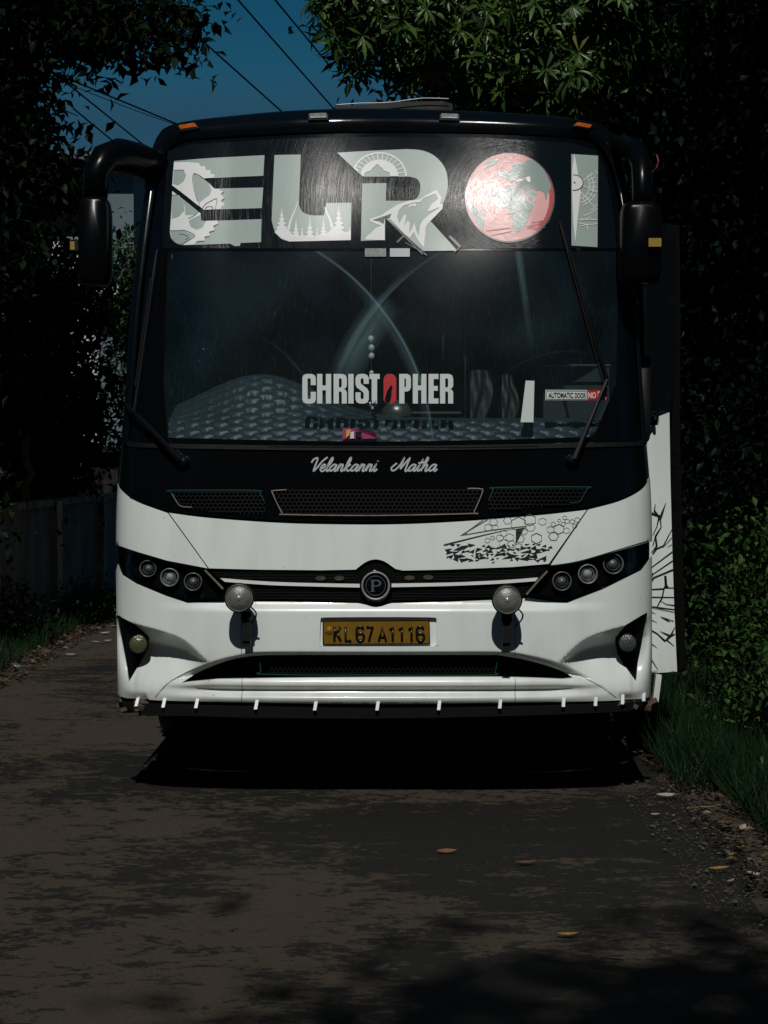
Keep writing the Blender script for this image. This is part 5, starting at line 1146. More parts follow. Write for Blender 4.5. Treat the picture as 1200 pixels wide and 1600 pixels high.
# ground sheet reaching the horizon
def soil_mat():
    m = mat('dark_soil', (0.020, 0.015, 0.010), rough=0.95, col2=(0.045, 0.034, 0.022), vscale=3.0, bump=0.9, bscale=30, detail=10); return m
def asphalt_mat():
    m = bpy.data.materials.new('worn_asphalt'); m.use_nodes = True; t = m.node_tree; b = t.nodes['Principled BSDF']
    c = N(t, 'ShaderNodeTexCoord').outputs['Object']
    def noise(scale, detail, rough=.6, stretch=(1, 1, 1), dist=0):
        mpn = N(t, 'ShaderNodeMapping'); mpn.inputs['Scale'].default_value = stretch; t.links.new(c, mpn.inputs[0])
        n = N(t, 'ShaderNodeTexNoise'); n.inputs['Scale'].default_value = scale; n.inputs['Detail'].default_value = detail; n.inputs['Roughness'].default_value = rough; n.inputs['Distortion'].default_value = dist
        t.links.new(mpn.outputs[0], n.inputs[0]); return n.outputs[0]
    big = noise(.75, 3, .5, (1.0, .8, 1)); mid = noise(7.5, 9, .78, (.6, 1, 1), .4); fine = noise(30, 5, .7, (.7, 1, 1)); grit = noise(420, 2, .7)
    # the left side of the lane is cleaner and browner, the right side damp and dark
    sepx = N(t, 'ShaderNodeSeparateXYZ'); t.links.new(c, sepx.inputs[0])
    gx = N(t, 'ShaderNodeMapRange'); gx.inputs['From Min'].default_value = -2.2; gx.inputs['From Max'].default_value = 1.5; gx.inputs['To Min'].default_value = -.065; gx.inputs['To Max'].default_value = .055; t.links.new(sepx.outputs[0], gx.inputs[0])
    s = M1(t, 'ADD', M1(t, 'ADD', M1(t, 'MULTIPLY', big, .62), M1(t, 'MULTIPLY', mid, .72)), M1(t, 'ADD', M1(t, 'ADD', M1(t, 'MULTIPLY', fine, .42), M1(t, 'MULTIPLY', noise(110, 3, .7, (.6, 1, 1)), .16)), gx.outputs[0]))
    r = N(t, 'ShaderNodeMapRange'); r.inputs['From Min'].default_value = .925; r.inputs['From Max'].default_value = .945; t.links.new(s, r.inputs[0])
    gr = N(t, 'ShaderNodeMapRange'); gr.inputs['From Min'].default_value = .3; gr.inputs['From Max'].default_value = .7; t.links.new(noise(170, 4, .8), gr.inputs[0]); N_grit = gr.outputs[0]
    dk = mix_mask(t, (0.0040, 0.0042, 0.0034), (0.0165, 0.0160, 0.0125), N_grit); lt = mix_mask(t, (0.020, 0.016, 0.010), (0.082, 0.066, 0.047), N_grit)
    col = mix_mask(t, lt, dk, r.outputs[0]); t.links.new(col, b.inputs['Base Color'])
    q = N(t, 'ShaderNodeMapRange'); q.inputs['To Min'].default_value = .93; q.inputs['To Max'].default_value = .78; t.links.new(r.outputs[0], q.inputs[0]); t.links.new(q.outputs[0], b.inputs['Roughness'])
    b.inputs['Specular IOR Level'].default_value = .25
    h = M1(t, 'ADD', M1(t, 'MULTIPLY', grit, .4), M1(t, 'MULTIPLY', noise(90, 3), .6))
    bp = N(t, 'ShaderNodeBump'); bp.inputs['Strength'].default_value = 1.0; bp.inputs['Distance'].default_value = .006; t.links.new(h, bp.inputs['Height']); t.links.new(bp.outputs[0], b.inputs['Normal'])
    return m
obj('ground', mesh('ground', [(-400, -200, -.03), (400, -200, -.03), (400, 800, -.03), (-400, 800, -.03)], [(0, 1, 2, 3)], False), None, soil_mat(), kind='structure')
V = []; Fc = []; n = 420
for i in range(n):
    y = -26 + 86 * i / (n - 1); V += [(road_edge(y, XL), y, 0), (0, y, .012), (road_edge(y, XR, 2), y, 0)]
for i in range(n - 1): Fc += [(3 * i, 3 * i + 1, 3 * i + 4, 3 * i + 3), (3 * i + 1, 3 * i + 2, 3 * i + 5, 3 * i + 4)]
obj('road', mesh('road', V, Fc, True), None, asphalt_mat(), kind='structure')
def verge(x0, x1, name, seed):
    V = []; Fc = []; nx, ny = 50, 260; xs = np.linspace(0, 1, nx) ** 1.5; r_ = np.random.default_rng(seed)
    from mathutils import noise as mn
    for j in range(ny):
        y = -14 + 60 * j / (ny - 1); e = road_edge(y, x0, 0 if x0 < 0 else 2)
        for i in range(nx):
            x = e + (x1 - e) * xs[i] - (.06 if x1 > x0 else -.06) * (1 - min(1, i / 2)); h = .010 + min(xs[i] * 3, 1) * (.05 + .06 * mn.noise((x * 1.3, y * 1.3, seed))) + .012 * mn.noise((x * 9, y * 9, seed))
            V.append((x, y, h if i else -.02))
    for j in range(ny - 1):
        for i in range(nx - 1):
            f = (j * nx + i, j * nx + i + 1, (j + 1) * nx + i + 1, (j + 1) * nx + i); Fc.append(f if x1 > x0 else f[::-1])
    return obj(name, mesh(name, V, Fc), None, soil_mat(), kind='structure')
verge(XR, 12, 'verge', 3); verge(XL, -12, 'verge', 5)

# ---- wall on the left
WX = -3.45
wall = empty('boundary_wall', (WX, 12, 0), 'grey plastered boundary wall with a worn coping along the left side of the road', 'wall')
def wl(name, c, d, m, parent=wall, bev=.008):
    b = MB(); b.box((c[0] - WX, c[1] - 12, c[2]), d); return b.build(name, m, parent, bevel=bev)
mw = mat('grey_plaster', (0.34, 0.26, 0.19), rough=.9, col2=(0.12, 0.095, 0.075), vscale=2.2, bump=.5, bscale=22, detail=10, vstretch=(1, 1, .5))
mcop = mat('mossy_coping', (0.60, 0.46, 0.30), rough=.95, col2=(0.03, 0.03, 0.022), vscale=6, bump=.8, bscale=20)
for i, y in enumerate(np.arange(4.6, 32, 3.2)):
    wl('wall_panel', (WX - .06, y + 1.6, .60), (.10, 3.02, 1.16), mw)
    wl('coping', (WX - .06, y + 1.6, 1.215), (.17, 3.0, .07), mcop)
    post = wl('wall_post', (WX - .03, y, .62), (.20, .18, 1.24), mcop if i % 2 else mw)
    # limewashed strip on the post face, paled in colour for a sliver of sun
    if i in (2, 3):
        b = MB(); nz = 14; r_ = random.Random(i)
        hw = .030 if i == 2 else .016
        for k in range(nz):
            z0 = .25 + .98 * k / nz; z1 = .25 + .98 * (k + 1) / nz
            b.box((WX + .075 - WX + r_.uniform(-.004, .004) , y - 12 - .094, (z0 + z1) / 2), (hw * 1.6 + r_.uniform(-.008, .011), .006, z1 - z0 + .002))
        b.build('limewash_strip', mat('limewash', (0.90, 0.80, 0.62), rough=.9, var=.25, vscale=14), post)

# ---- leaves
def leaves_mesh(P, D, U, L, Wd, fold=.25, name='leaf', tip=.5):
    """P root points, D directions, U up vectors, L lengths, Wd widths -> folded four-triangle leaves"""
    n = len(P); S = np.cross(D, U); S /= np.linalg.norm(S, axis=1, keepdims=True) + 1e-9; U2 = np.cross(S, D)
    L = L[:, None]; Wd = Wd[:, None]
    a = P; b = P + D * L * tip + S * Wd / 2 + U2 * Wd * fold; c = P + D * L - U2 * L * .12; d = P + D * L * tip - S * Wd / 2 + U2 * Wd * fold; m_ = P + D * L * tip
    V = np.stack([a, b, c, d, m_], 1).reshape(-1, 3); base = np.arange(n)[:, None] * 5
    T = np.array([[0, 1, 4], [1, 2, 4], [4, 2, 3], [0, 4, 3]]); Fc = (base[:, :, None] + T[None]).reshape(-1, 3)
    me = bpy.data.meshes.new(name); me.vertices.add(len(V)); me.vertices.foreach_set('co', V.ravel()); me.loops.add(Fc.size); me.loops.foreach_set('vertex_index', Fc.ravel().astype(np.int32))
    me.polygons.add(len(Fc)); me.polygons.foreach_set('loop_start', np.arange(0, Fc.size, 3, dtype=np.int32)); me.polygons.foreach_set('loop_total', np.full(len(Fc), 3, dtype=np.int32))
    me.update(); me.validate(); return me
def unit(a): return a / (np.linalg.norm(a, axis=-1, keepdims=True) + 1e-9)
def clumps(blobs, n, r, g):
    """points spread unevenly through ellipsoids, mostly near the outside"""
    vol = np.array([b[3] * b[4] * b[5] for b in blobs], float) ** .6; k = g.choice(len(blobs), n, p=vol / vol.sum()); B = np.array(blobs, float)[k]
    d = unit(g.normal(size=(n, 3))); rad = g.random(n) ** .45; return B[:, :3] + d * rad[:, None] * B[:, 3:6], d
def broad_crown(blobs, nclump, per, size, g, spread=.28, droop=-.5):
    C, d = clumps(blobs, nclump, 0, g); C = np.repeat(C, per, 0); P = C + g.normal(size=C.shape) * spread
    D = unit(g.normal(size=P.shape) + np.array([0, 0, droop])); U = unit(g.normal(size=P.shape) * .5 + np.array([0, 0, 1.0])); L = size * g.uniform(.6, 1.25, len(P)); return leaves_mesh(P, D, U, L, L * g.uniform(.42, .6, len(P)))
def whorl_crown(C, d, per, size, g):
    """rosettes of narrow leaves at the shoot ends"""
    n = len(C); A = unit(d + np.array([0, 0, .55]) + g.normal(size=d.shape) * .4); R = unit(np.cross(A, g.normal(size=A.shape))); Q = np.cross(A, R)
    ph = np.arange(per) * 2 * math.pi / per
    Ps, Ds, Us = [], [], []
    for j, a in enumerate(ph):
        el = g.uniform(-.15, .65, n)[:, None]; r_ = R * math.cos(a) + Q * math.sin(a); D = unit(r_ + A * el + np.array([0, 0, -.28])); Ps.append(C - A * .02 * (j % 2)); Ds.append(D); Us.append(unit(A + .3 * g.normal(size=A.shape)))
    P, D, U = np.concatenate(Ps), np.concatenate(Ds), np.concatenate(Us); L = size * g.uniform(.7, 1.2, len(P)); return leaves_mesh(P, D, U, L, L * g.uniform(.17, .24, len(P)), tip=.6)
def limb(b, a, c, r0, r1, r_, n=6, sag=.15):
    a, c = np.array(a, float), np.array(c, float); P = []
    for i in range(n + 1):
        t = i / n; P.append(a + (c - a) * t + np.array([r_.uniform(-1, 1), r_.uniform(-1, 1), r_.uniform(-.5, .5)]) * .10 * np.linalg.norm(c - a) * math.sin(math.pi * t) * .5 + np.array([0, 0, sag * math.sin(math.pi * t)]))
    b.tube(P, [r0 + (r1 - r0) * i / n for i in range(n + 1)], 7); return P
def tree(base, h, blobs, label, m, nclump, per, size, seed, spread=.28, trunk_r=.16, group=None, cat='tree', kind='broad', limbs=10, lean=(0, 0)):
    g = np.random.default_rng(seed); r_ = random.Random(seed); o = empty('tree' if cat == 'tree' else cat, (base[0], base[1], 0), label, cat, group); off = np.array([base[0], base[1], 0])
    bl = [(b[0] - base[0], b[1] - base[1], b[2], b[3], b[4], b[5]) for b in blobs]
    b = MB(); top = (lean[0], lean[1], h); tr = limb(b, (0, 0, -.1), top, trunk_r, trunk_r * .55, r_, 8, 0); b.build('trunk', MAT['bark'], o, smooth=True)
    b = MB()
    for k in range(limbs):
        q = bl[k % len(bl)]; d = unit(g.normal(size=3)); e = np.array(q[:3]) + d * np.array(q[3:6]) * .75; s = tr[r_.randint(4, 8)]
        P = limb(b, s, e, trunk_r * .45, .02, r_, 6, .2)
        for j in range(3): e2 = P[r_.randint(2, 5)] + unit(g.normal(size=3)) * min(q[3:6]) * .6; limb(b, P[r_.randint(2, 5)], e2, .025, .008, r_, 4, .05)
    b.build('branches', MAT['bark'], o, smooth=True)
    if kind == 'broad': me = broad_crown(bl, nclump, per, size, g, spread)
    else:
        C, d = clumps(bl, nclump, 0, g); me = whorl_crown(C, d, per, size, g)
    obj('crown', me, o, m); return o

# big-leaved tree over the wall on the left: its lowest boughs hang into the sky
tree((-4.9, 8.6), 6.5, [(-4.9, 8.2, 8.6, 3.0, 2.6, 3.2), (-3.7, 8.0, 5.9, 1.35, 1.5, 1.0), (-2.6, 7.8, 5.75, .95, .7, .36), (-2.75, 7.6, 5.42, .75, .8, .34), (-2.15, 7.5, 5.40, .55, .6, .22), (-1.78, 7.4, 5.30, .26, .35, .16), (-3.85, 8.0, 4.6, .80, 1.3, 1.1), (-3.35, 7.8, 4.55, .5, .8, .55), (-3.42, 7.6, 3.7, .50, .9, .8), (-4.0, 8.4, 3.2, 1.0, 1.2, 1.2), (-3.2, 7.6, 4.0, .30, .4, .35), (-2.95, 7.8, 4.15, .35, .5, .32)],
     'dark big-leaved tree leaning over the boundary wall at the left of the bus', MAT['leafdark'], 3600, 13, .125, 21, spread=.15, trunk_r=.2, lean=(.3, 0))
# rosette tree over the bus roof
wh = tree((3.05, 6.4), 5.6, [(.1, 5.2, 5.0, .68, .7, .5), (.55, 5.6, 4.85, .8, .8, .5), (1.3, 5.4, 4.9, 1.0, 1.0, .75), (-.25, 5.0, 5.15, .32, .4, .75), (.9, 5.6, 6.3, 1.5, 1.4, .9)],
     'leafy green tree with rosettes of narrow leaves spreading over the bus roof', MAT['leafwhorl'], 1750, 9, .165, 31, kind='whorl', trunk_r=.17, lean=(-.4, -.2), limbs=22)
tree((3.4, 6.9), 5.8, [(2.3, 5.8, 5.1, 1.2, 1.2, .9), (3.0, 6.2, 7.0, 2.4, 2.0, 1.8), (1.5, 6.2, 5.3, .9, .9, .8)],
     'dark narrow-leaved tree above the right corner of the bus roof, beside the green rosette tree', MAT['leafshade'], 1900, 9, .15, 32, kind='whorl', trunk_r=.15, lean=(-.4, -.2), limbs=16)  # right part of the rosette tree, its shade put in by darker leaves
# background trees on the right
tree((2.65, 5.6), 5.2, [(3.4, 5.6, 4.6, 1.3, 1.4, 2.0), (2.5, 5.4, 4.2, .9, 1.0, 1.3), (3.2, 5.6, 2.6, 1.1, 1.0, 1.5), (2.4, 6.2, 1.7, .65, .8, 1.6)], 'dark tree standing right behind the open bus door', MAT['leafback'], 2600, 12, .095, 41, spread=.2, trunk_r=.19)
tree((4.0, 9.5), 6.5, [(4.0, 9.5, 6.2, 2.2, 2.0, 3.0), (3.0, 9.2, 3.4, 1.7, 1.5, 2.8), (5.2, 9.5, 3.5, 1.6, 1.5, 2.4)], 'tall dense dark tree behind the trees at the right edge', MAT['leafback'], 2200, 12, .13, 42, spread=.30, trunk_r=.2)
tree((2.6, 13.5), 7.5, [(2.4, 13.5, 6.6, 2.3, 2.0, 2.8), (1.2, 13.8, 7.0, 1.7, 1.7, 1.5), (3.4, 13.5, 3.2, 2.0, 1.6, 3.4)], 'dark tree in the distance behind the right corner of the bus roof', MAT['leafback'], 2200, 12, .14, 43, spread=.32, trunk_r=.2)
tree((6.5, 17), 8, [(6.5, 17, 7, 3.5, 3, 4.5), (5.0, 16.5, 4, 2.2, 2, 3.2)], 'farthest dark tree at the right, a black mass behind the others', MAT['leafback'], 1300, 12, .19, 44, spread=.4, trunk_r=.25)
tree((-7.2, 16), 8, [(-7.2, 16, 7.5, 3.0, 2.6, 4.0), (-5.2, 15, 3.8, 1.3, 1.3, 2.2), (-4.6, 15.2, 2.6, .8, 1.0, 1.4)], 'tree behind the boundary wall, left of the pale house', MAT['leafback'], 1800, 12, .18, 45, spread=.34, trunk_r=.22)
tree((-4.25, 13.4), 3.0, [(-4.0, 13.4, 2.5, .75, .9, .8), (-3.75, 13.1, 2.0, .5, .7, .7), (-4.3, 12.6, 3.4, .6, .7, .7), (-3.6, 13.4, 3.6, .34, .5, .6)], 'small dark tree behind the wall below the hanging mirror', MAT['leafdark'], 900, 12, .12, 46, spread=.2, trunk_r=.06, limbs=8)
tree((-3.85, 20.5), 4.6, [(-3.95, 20.5, 4.3, .32, .5, 1.0), (-3.75, 20.5, 3.0, .4, .5, .8)], 'narrow leafy tree between the pale house and the bus pillar', MAT['leafbush'], 300, 10, .12, 47, spread=.16, trunk_r=.05, limbs=6)
# unseen trees outside the frame: some added for shade, others for dark reflections
tree((-6.9, 2.6), 9, [(-6.7, 2.6, 9.6, 3.6, 2.6, 3.0), (-5.4, 4.0, 8.0, 2.4, 2.0, 2.0)], 'tall roadside tree outside the frame on the left that shades the wall', MAT['leafdark'], 420, 12, .24, 51, spread=.5, trunk_r=.28)
tree((5.2, 1.2), 8, [(5.0, 1.2, 8.4, 3.2, 2.8, 2.8), (4.4, 2.6, 6.6, 2.3, 2.0, 1.8), (5.6, -1.6, 6.8, 2.8, 2.6, 2.4)], 'roadside tree outside the frame on the right that shades the verge', MAT['leafback'], 1000, 12, .24, 52, spread=.5, trunk_r=.25)
tree((2.9, -14.6), 8, [(2.3, -13.75, 9.4, 3.5, 2.2, 2.0), (5.8, -13.2, 9.2, 3.0, 2.4, 2.2)], 'tree behind the camera on the right whose shade falls across the road in front', MAT['leafdark'], 2600, 14, .26, 53, spread=.42, trunk_r=.25)
tree((-7.0, -20), 8, [(-6.5, -20, 9, 4.0, 3.5, 4.0), (-2.0, -22.5, 8.5, 3.4, 2.5, 3.2)], 'tree far behind the camera on the left side of the road', MAT['leafdark'], 1500, 14, .34, 54, spread=.5, trunk_r=.28)
tree((6.5, -26), 9, [(5.5, -26, 9, 4.5, 3.5, 4.5), (1.5, -28, 9.5, 3.5, 3, 3.5)], 'tree far behind the camera on the right side of the road', MAT['leafdark'], 1500, 14, .34, 55, spread=.5, trunk_r=.28)

for i, (x, y, sx_, sz_) in enumerate([(-13, -30, 6, 7), (12.5, -33, 6, 7.5), (-1.5, -38, 6.5, 8)]):
    tree((x, y), 9, [(x, y, 8, sx_, 4, sz_), (x + 1, y + 1, 3.5, sx_ * .9, 3, 3.2)], ['distant tree behind the camera, left', 'distant tree behind the camera, right', 'distant tree behind the camera, closing the end of the road'][i], MAT['leafdark'], 1300, 12, .5, 120 + i, spread=.7, trunk_r=.35)  # added far trees that hide the sky from the black belt's reflections
def bush(c, r, label, m, nc, per, size, seed, spread=.10):
    g = np.random.default_rng(seed); r_ = random.Random(seed); o = empty('bush', (c[0], c[1], 0), label, 'bush'); b = MB()
    for k in range(9): limb(b, (r_.uniform(-.1, .1), r_.uniform(-.1, .1), 0), (r_.uniform(-.8, .8) * r[0], r_.uniform(-.8, .8) * r[1], c[2] + r_.uniform(0, .8) * r[2]), .012, .004, r_, 5, .04)
    b.build('stems', MAT['bark'], o, smooth=True)
    obj('foliage', broad_crown([(0, 0, c[2], *r), (r[0] * .4, -.1, c[2] * .6, r[0] * .8, r[1] * .8, r[2] * .6)], nc, per, size, g, spread, droop=.1), o, m); return o
bush((-5.2, -2.5, 2.6), (1.6, 3.2, 2.6), 'tall hedge outside the frame on the left of the road', MAT['leafdark'], 1500, 12, .17, 161, spread=.3)  # added hedges that keep low blue sky out of the bus's reflections
bush((-6.0, -10.5, 3.0), (1.8, 4.5, 3.0), 'tall hedge outside the frame on the left, beside the camera', MAT['leafdark'], 1500, 12, .2, 162, spread=.3)
bush((-5.6, 3.2, 2.6), (1.4, 3.0, 2.6), 'tall hedge outside the frame on the left, beside the bus', MAT['leafdark'], 1300, 12, .17, 165, spread=.3)
bush((5.0, 2.0, 2.4), (1.2, 2.4, 2.4), 'tall hedge outside the frame on the right, beside the bus', MAT['leafdark'], 1300, 12, .17, 166, spread=.3)
bush((4.9, -4.0, 2.4), (1.6, 3.2, 2.4), 'tall hedge outside the frame on the right of the road', MAT['leafdark'], 1500, 12, .17, 163, spread=.3)
bush((5.6, -11.5, 2.8), (1.8, 4.2, 2.8), 'tall hedge outside the frame on the right, beside the camera', MAT['leafdark'], 1500, 12, .2, 164, spread=.3)
bush((2.45, 2.6, .75), (.62, .7, .62), 'leafy shrub in the grass just right of the open bus door', MAT['leafbush'], 700, 10, .06, 61)
bush((2.15, 1.2, .45), (.42, .5, .42), 'low leafy weed in front of the taller shrub at the right', MAT['leafbush'], 260, 10, .06, 62)
bush((3.3, 3.2, 1.0), (.8, .8, .8), 'large shrub at the far right edge beside the trees', MAT['leafbush'], 900, 10, .065, 63)
bush((2.9, 4.6, 1.3), (.9, .7, 1.1), 'dark shrub filling the gap under the right-hand trees', MAT['leafback'], 1100, 10, .075, 64)
bush((2.2, -.9, .25), (.38, .5, .26), 'leafy ground weeds at the right edge of the road, nearest the camera', MAT['leafbush'], 240, 10, .05, 65)
bush((-3.5, 8.1, .25), (.40, .9, .28), 'scrubby weeds at the foot of the wall near the left edge', MAT['leafback'], 260, 10, .07, 66)
bush((-3.05, 10.6, .16), (.22, .7, .18), 'low weeds at the wall foot beside the limewashed post', MAT['leafbush'], 220, 10, .055, 67)
bush((-4.3, 11.2, 1.8), (.5, 1.8, .55), 'dark hedge growing behind the wall, above the coping', MAT['leafdark'], 460, 12, .11, 68, spread=.16)
bush((-4.4, 7.3, 2.1), (.9, 1.0, .9), 'dark shrub behind the wall at the left edge', MAT['leafdark'], 460, 12, .12, 69, spread=.18)

# ---- grass, weeds, litter: nobody could count these
def grass(regions, n, hmin, hmax, name, m, seed, wd=.006):
    g = np.random.default_rng(seed); Ps = []
    for (x0, x1, y0, y1, k) in regions:
        q = int(n * k); x = g.uniform(0, 1, q) ** 1.3 * (x1 - x0) + x0; y = g.uniform(y0, y1, q); Ps.append(np.stack([x, y, np.full(q, .02)], -1))
    P = np.concatenate(Ps); a = g.uniform(0, 2 * math.pi, len(P)); D = unit(np.stack([np.cos(a) * g.uniform(.1, .8, len(P)), np.sin(a) * g.uniform(.1, .8, len(P)), np.ones(len(P))], -1))
    U = unit(g.normal(size=P.shape)); L = g.uniform(hmin, hmax, len(P)) ; me = leaves_mesh(P, D, U, L, np.full(len(P), wd) * g.uniform(.7, 1.5, len(P)), fold=.1, tip=.4); return obj(name, me, None, m, kind='stuff', label='uneven grass', cat='grass')
o = grass([(1.62, 3.6, -2.4, 6, 1.0), (1.45, 1.9, .2, 5, .25)], 26000, .06, .34, 'grass', MAT['grass'], 71); o['label'] = 'rough grass covering the right verge beside the bus'
o = grass([(-2.95, -3.4, 3, 14, 1.0)], 5000, .05, .22, 'grass', MAT['grass'], 72); o['label'] = 'thin grass along the foot of the left wall'
def litter(regions, n, name, seed, size, m, label, flat_=.25):
    g = np.random.default_rng(seed); Ps = []
    for (x0, x1, y0, y1, k) in regions:
        q = int(n * k); x = x0 + (x1 - x0) * g.random(q); y = g.uniform(y0, y1, q); Ps.append(np.stack([x, y, g.uniform(.015, .045, q)], -1))
    P = np.concatenate(Ps); a = g.uniform(0, 2 * math.pi, len(P)); D = unit(np.stack([np.cos(a), np.sin(a), g.uniform(-flat_, flat_, len(P))], -1)); U = unit(g.normal(size=P.shape) * .35 + np.array([0, 0, 1.])); L = size * g.uniform(.4, 1.3, len(P))
    return obj(name, leaves_mesh(P, D, U, L, L * g.uniform(.25, .6, len(P))), None, m, kind='stuff', label=label, cat='leaf litter')
litter([(1.38, 2.0, -2.6, 3, 1.0)], 2300, 'leaf_litter', 81, .045, MAT['litter'], 'brown leaf litter and crumbs along the right edge of the road')
litter([(-2.72, -3.4, 4, 14, 1.0)], 3600, 'leaf_litter', 82, .06, MAT['litter'], 'brown leaf litter between the road and the left wall')
def gravel(regions, n, seed, label):
    g = np.random.default_rng(seed); V = []; Fc = []
    base = np.array([(1, 0, 0), (-1, 0, 0), (0, 1, 0), (0, -1, 0), (0, 0, .7), (0, 0, -.7)]); T = [(0, 2, 4), (2, 1, 4), (1, 3, 4), (3, 0, 4), (2, 0, 5), (1, 2, 5), (3, 1, 5), (0, 3, 5)]
    for (x0, x1, y0, y1, k) in regions:
        for _ in range(int(n * k)):
            s = g.uniform(.002, .007) if g.random() < .96 else g.uniform(.008, .016); a = g.uniform(0, 6.28); R_ = np.array([[math.cos(a), -math.sin(a), 0], [math.sin(a), math.cos(a), 0], [0, 0, 1]]); x = x0 + (x1 - x0) * g.random(); y = g.uniform(y0, y1)
            q = (base * g.uniform(.6, 1.2, (6, 1)) * s) @ R_.T + np.array([x, y, .012 + s * .3]); b = len(V); V += list(map(tuple, q)); Fc += [tuple(i + b for i in t) for t in T]
    return obj('gravel', mesh('gravel', V, Fc, False), None, mat('grit_stone', (0.09, 0.075, 0.06), rough=.9, col2=(0.03, 0.026, 0.022), vscale=30), kind='stuff', label=label, cat='gravel')
gravel([(1.15, 1.75, -3.4, .6, 1.0), (XL, -2.5, 0, 10, .2)], 2600, 91, 'loose grit scattered along the road edges')

# fallen leaves one can pick out
def dry_leaf(px, py, L, ang, colr, label, group=None, curl=.3):
    p = ground(px, py, .02); o_me = []; n = 9; V = []; Fc = []
    for i in range(n):
        t = i / (n - 1); wv = math.sin(math.pi * min(t * 1.05, 1)) ** .8 * L * .17 + .0006; x = (t - .5) * L; z = .006 + curl * L * (t - .5) ** 2 * 1.4
        V += [(x, -wv, z + wv * .35), (x, 0, z), (x, wv, z + wv * .45)]
    for i in range(n - 1): Fc += [(3 * i, 3 * i + 3, 3 * i + 4, 3 * i + 1), (3 * i + 1, 3 * i + 4, 3 * i + 5, 3 * i + 2)]
    o = obj('fallen_leaf', mesh('fallen_leaf', V, Fc), None, colr, label=label, cat='leaf', group=group); o.location = (p[0], p[1], .012); o.rotation_euler = (rng.uniform(-.3, .3), rng.uniform(-.15, .15), ang); return o
DL = {k: mat('dry_leaf_' + k, c, rough=.6, var=.4, vscale=40) for k, c in dict(tan=(.30, .21, .13), brown=(.13, .065, .035), yellow=(.30, .19, .04), pale=(.42, .36, .27), orange=(.24, .10, .04)).items()}
G = 'fallen leaves scattered on the road'
for px, py, L, a, c, lb in [(698, 1330, .085, .1, 'orange', 'orange-brown fallen leaf lying near the middle of the road in front of the bus'), (822, 1348, .09, .1, 'brown', 'brown fallen leaf a little right of the orange-brown one in mid road'),
     (887, 1460, .075, .1, 'yellow', 'dull yellow fallen leaf low down on the road, right of the middle'), (964, 1494, .06, -.4, 'brown', 'small fallen leaf lowest on the road, at the edge of the tree shade'),
     (1042, 1243, .11, .15, 'pale', 'pale fallen leaf at the corner of the bus shadow'), (1025, 1272, .05, -.6, 'pale', 'small pale leaf just below the pale leaf at the shadow corner'), (1052, 1274, .04, 1.2, 'yellow', 'tiny yellow leaf beside the small pale leaf near the verge'),
     (1107, 1262, .09, -.3, 'tan', 'tan fallen leaf by the grass edge, above the upright curled leaf'), (1131, 1285, .07, -.8, 'tan', 'tan fallen leaf just left of the upright curled leaf'), (1160, 1293, .08, 1.1, 'pale', 'upright curled pale leaf by the right grass verge'),
     (1122, 1325, .08, .5, 'tan', 'tan leaf above the yellow leaf at the right edge'), (1124, 1357, .085, .0, 'yellow', 'bright yellow fallen leaf near the right edge of the road'), (1181, 1366, .075, -.4, 'pale', 'pale fallen leaf at the right border of the picture'),
     (1142, 1376, .05, .8, 'tan', 'small tan leaf under the bright yellow leaf'), (1066, 1185, .06, .6, 'brown', 'brown leaf in the litter just below the door'), (1090, 1235, .06, -.2, 'brown', 'brown leaf close to the verge, below the door side')]:
    dry_leaf(px, py, L, a, DL[c], lb, G)
for q_, (px, py, L, a) in enumerate([(142, 983, .12, .1), (165, 989, .10, -.1), (130, 993, .10, .3), (150, 1003, .09, .0), (110, 1023, .10, .2), (95, 1003, .08, -.3), (168, 1001, .08, .5), (178, 978, .08, -.4)]):
    dry_leaf(px, py, L, a, DL['pale'] if px > 120 else DL['tan'], ['pale leaf on the left verge, highest but one of the pale leaves', 'long pale leaf in the left verge, in the middle of the group of pale leaves', 'pale leaf just below the highest leaves of the left verge', 'pale leaf lowest on the left verge, at the tarmac edge', 'tan leaf nearest the blue scrap on the left verge', 'small tan leaf in the left litter under the limewashed post', 'pale leaf on the tarmac edge closest to the bus', 'pale leaf highest on the left verge, almost touching the bus'][q_], 'pale leaves at the left road edge')
p = ground(29, 1039, .02); b = MB(); b.box((0, 0, .012), (.10, .06, .012), Matrix.Rotation(.2, 3, 'Y'), .7)
o = b.build('litter_scrap', mat('blue_scrap', (.10, .28, .42), rough=.5, var=.3, vscale=30), None, bevel=.003, label='crumpled scrap of light blue litter lying at the left road edge', cat='litter'); o.location = (p[0], p[1], 0)
p = ground(1026, 1134, .0)
b = MB(); V = []
r_ = random.Random(5); b.lathe([(.09, 0), (.105, .012), (.10, .04), (.07, .052), (.0005, .055)], (0, 0, 0), (0, 0, 1), 11)
o = b.build('stone', mat('grey_stone', (.12, .11, .09), rough=.9, var=.4, vscale=12, bump=.6, bscale=30), None, label='flat grey stone on the ground under the right front corner of the bus', cat='stone'); o.location = (p[0], p[1], 0.0); o.scale = (1, .7, 1)

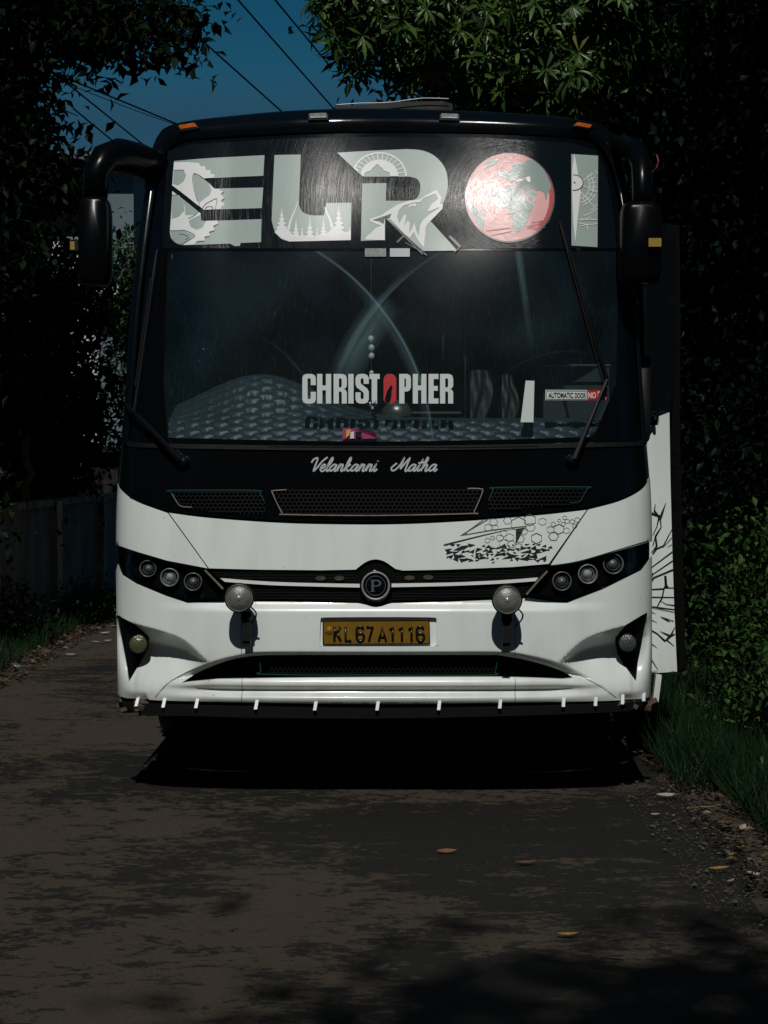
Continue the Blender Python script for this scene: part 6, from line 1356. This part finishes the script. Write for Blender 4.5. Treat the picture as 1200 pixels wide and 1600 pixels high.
# ---- house behind the left trees
HY = 26.0
def pxr(x0, x1, y0, y1, Y): a = at(x0, y0, Y); c = at(x1, y1, Y); return a[0], c[0], c[2], a[2]
hx0 = at(-260, 0, HY)[0]; hx1 = at(206, 0, HY)[0]; hz1 = at(0, 262, HY)[2]
house = empty('house', (hx0 / 2 + hx1 / 2, HY, 0), 'pale two-storey house mostly hidden by the trees on the left', 'house')
HC = np.array([(hx0 + hx1) / 2, HY, 0])
def hb(name, x0, x1, y0, y1, z0, z1, m, parent=house, bev=.0):
    b = MB(); b.box(((x0 + x1) / 2 - HC[0], (y0 + y1) / 2 - HC[1], (z0 + z1) / 2), (x1 - x0, y1 - y0, z1 - z0)); return b.build(name, m, parent, bevel=bev)
mwh = mat('white_house_wall', (.75, .74, .70), rough=.8, var=.15, vscale=2); mshade = mat('teal_house_wall', (.115, .165, .185), rough=.85, var=.2, vscale=1.5)  # teal-grey wall: the house's shaded side, shade put into its colour
sx0 = at(152, 0, HY)[0]
hb('wall', hx0, sx0, HY, HY + 7, 0, hz1, mwh); wg = hb('wall', sx0, hx1, HY + .15, HY + 7, 0, hz1 + .1, mshade)
hb('roof_slab', hx0 - .4, hx1 + .15, HY - .35, HY + 7.4, hz1 + .1, hz1 + .25, mshade)
zb = at(0, 452, HY)[2]
hb('balcony_slab', sx0 - .1, hx1 + .1, HY - .5, HY + .15, zb - .14, zb, mwh)
for k in range(5):
    x0 = hx0 + .6 + k * ((sx0 - hx0 - .8) / 5)
    w_ = hb('window', x0, x0 + .9, HY - .03, HY + .05, zb + .9, zb + 2.1, mat('house_window_frame', (.25, .25, .25), rough=.5)); hb('pane', x0 + .06, x0 + .84, HY - .04, HY - .03, zb + .96, zb + 2.04, MAT['sideglass'], w_)
# low blue shuttered window showing under the leaves
q = pxr(108, 131, 712, 748, 19.0)
sh = empty('shed', (q[0], 19.0, 0), 'small shed with blue louvred shutters glimpsed over the wall between the leaves', 'shed')
b = MB(); b.box((-.6, 1.2, .85), (2.6, 2.2, 1.9)); b.build('wall', MAT['bark'], sh); b = MB(); b.box((-.6, 1.2, 1.84), (2.9, 2.6, .08)); b.build('roof', MAT['bark'], sh)
for k in range(2):
    b = MB(); wd = (q[1] - q[0]) / 2; cx = wd * (k + .5); b.box((cx, .06, (q[2] + q[3]) / 2), (wd * .9, .04, q[3] - q[2])); s_ = b.build('shutter', mat('blue_shutter', (.05, .16, .22), rough=.5, var=.2, vscale=30), sh)
p = at(36, 748, 10.0)
b = MB(); limb(b, (p[0], 10, .9), (p[0] + .05, 10, 1.9), .045, .035, random.Random(2), 8, 0)
b.build('stump', mat('ochre_bark', (.32, .15, .03), rough=.9, var=.7, vscale=18, bump=.8, bscale=30), None, smooth=True, label='thin ochre trunk standing just behind the wall near the left edge', cat='trunk')

# ---- overhead wires
def wire(a, b_, Y0, Y1, sag, label, r=.009):
    A = at(*a, Y0); B = at(*b_, Y1); A2 = A + (A - B) * .9; B2 = B + (B - A) * .9
    P = [A2 + (B2 - A2) * t - np.array([0, 0, sag * 4 * t * (1 - t)]) for t in np.linspace(0, 1, 30)]
    m_ = MB(); m_.tube(P, r, 6); return m_.build('power_line', MAT['wire'], None, smooth=True, label=label, cat='cable', group='overhead cables crossing the sky')
wire((372, 0), (482, 125), 14, 17, .0, 'second overhead cable from the right, ending behind the rosette tree', .011)
wire((430, 0), (478, 58), 14, 16, .0, 'rightmost overhead cable, entering the leaves at the top of the picture', .011)
wire((312, 60), (442, 176), 16, 19, .0, 'cable ending at the roof edge after leaving the big-leaved bough', .012)
wire((176, 152), (282, 196), 16, 18, .0, 'thick cable nearest the roof corner, slanting less than the rest', .012)
wire((184, 158), (278, 192), 16.4, 18, .04, 'thin cable twisted close under the thick slanting one', .006)
wire((158, 173), (240, 239), 17, 19, .0, 'cable running down behind the left mirror arm', .011)
wire((148, 197), (182, 225), 17, 18, .0, 'leftmost short length of cable above the mirror arm', .011)
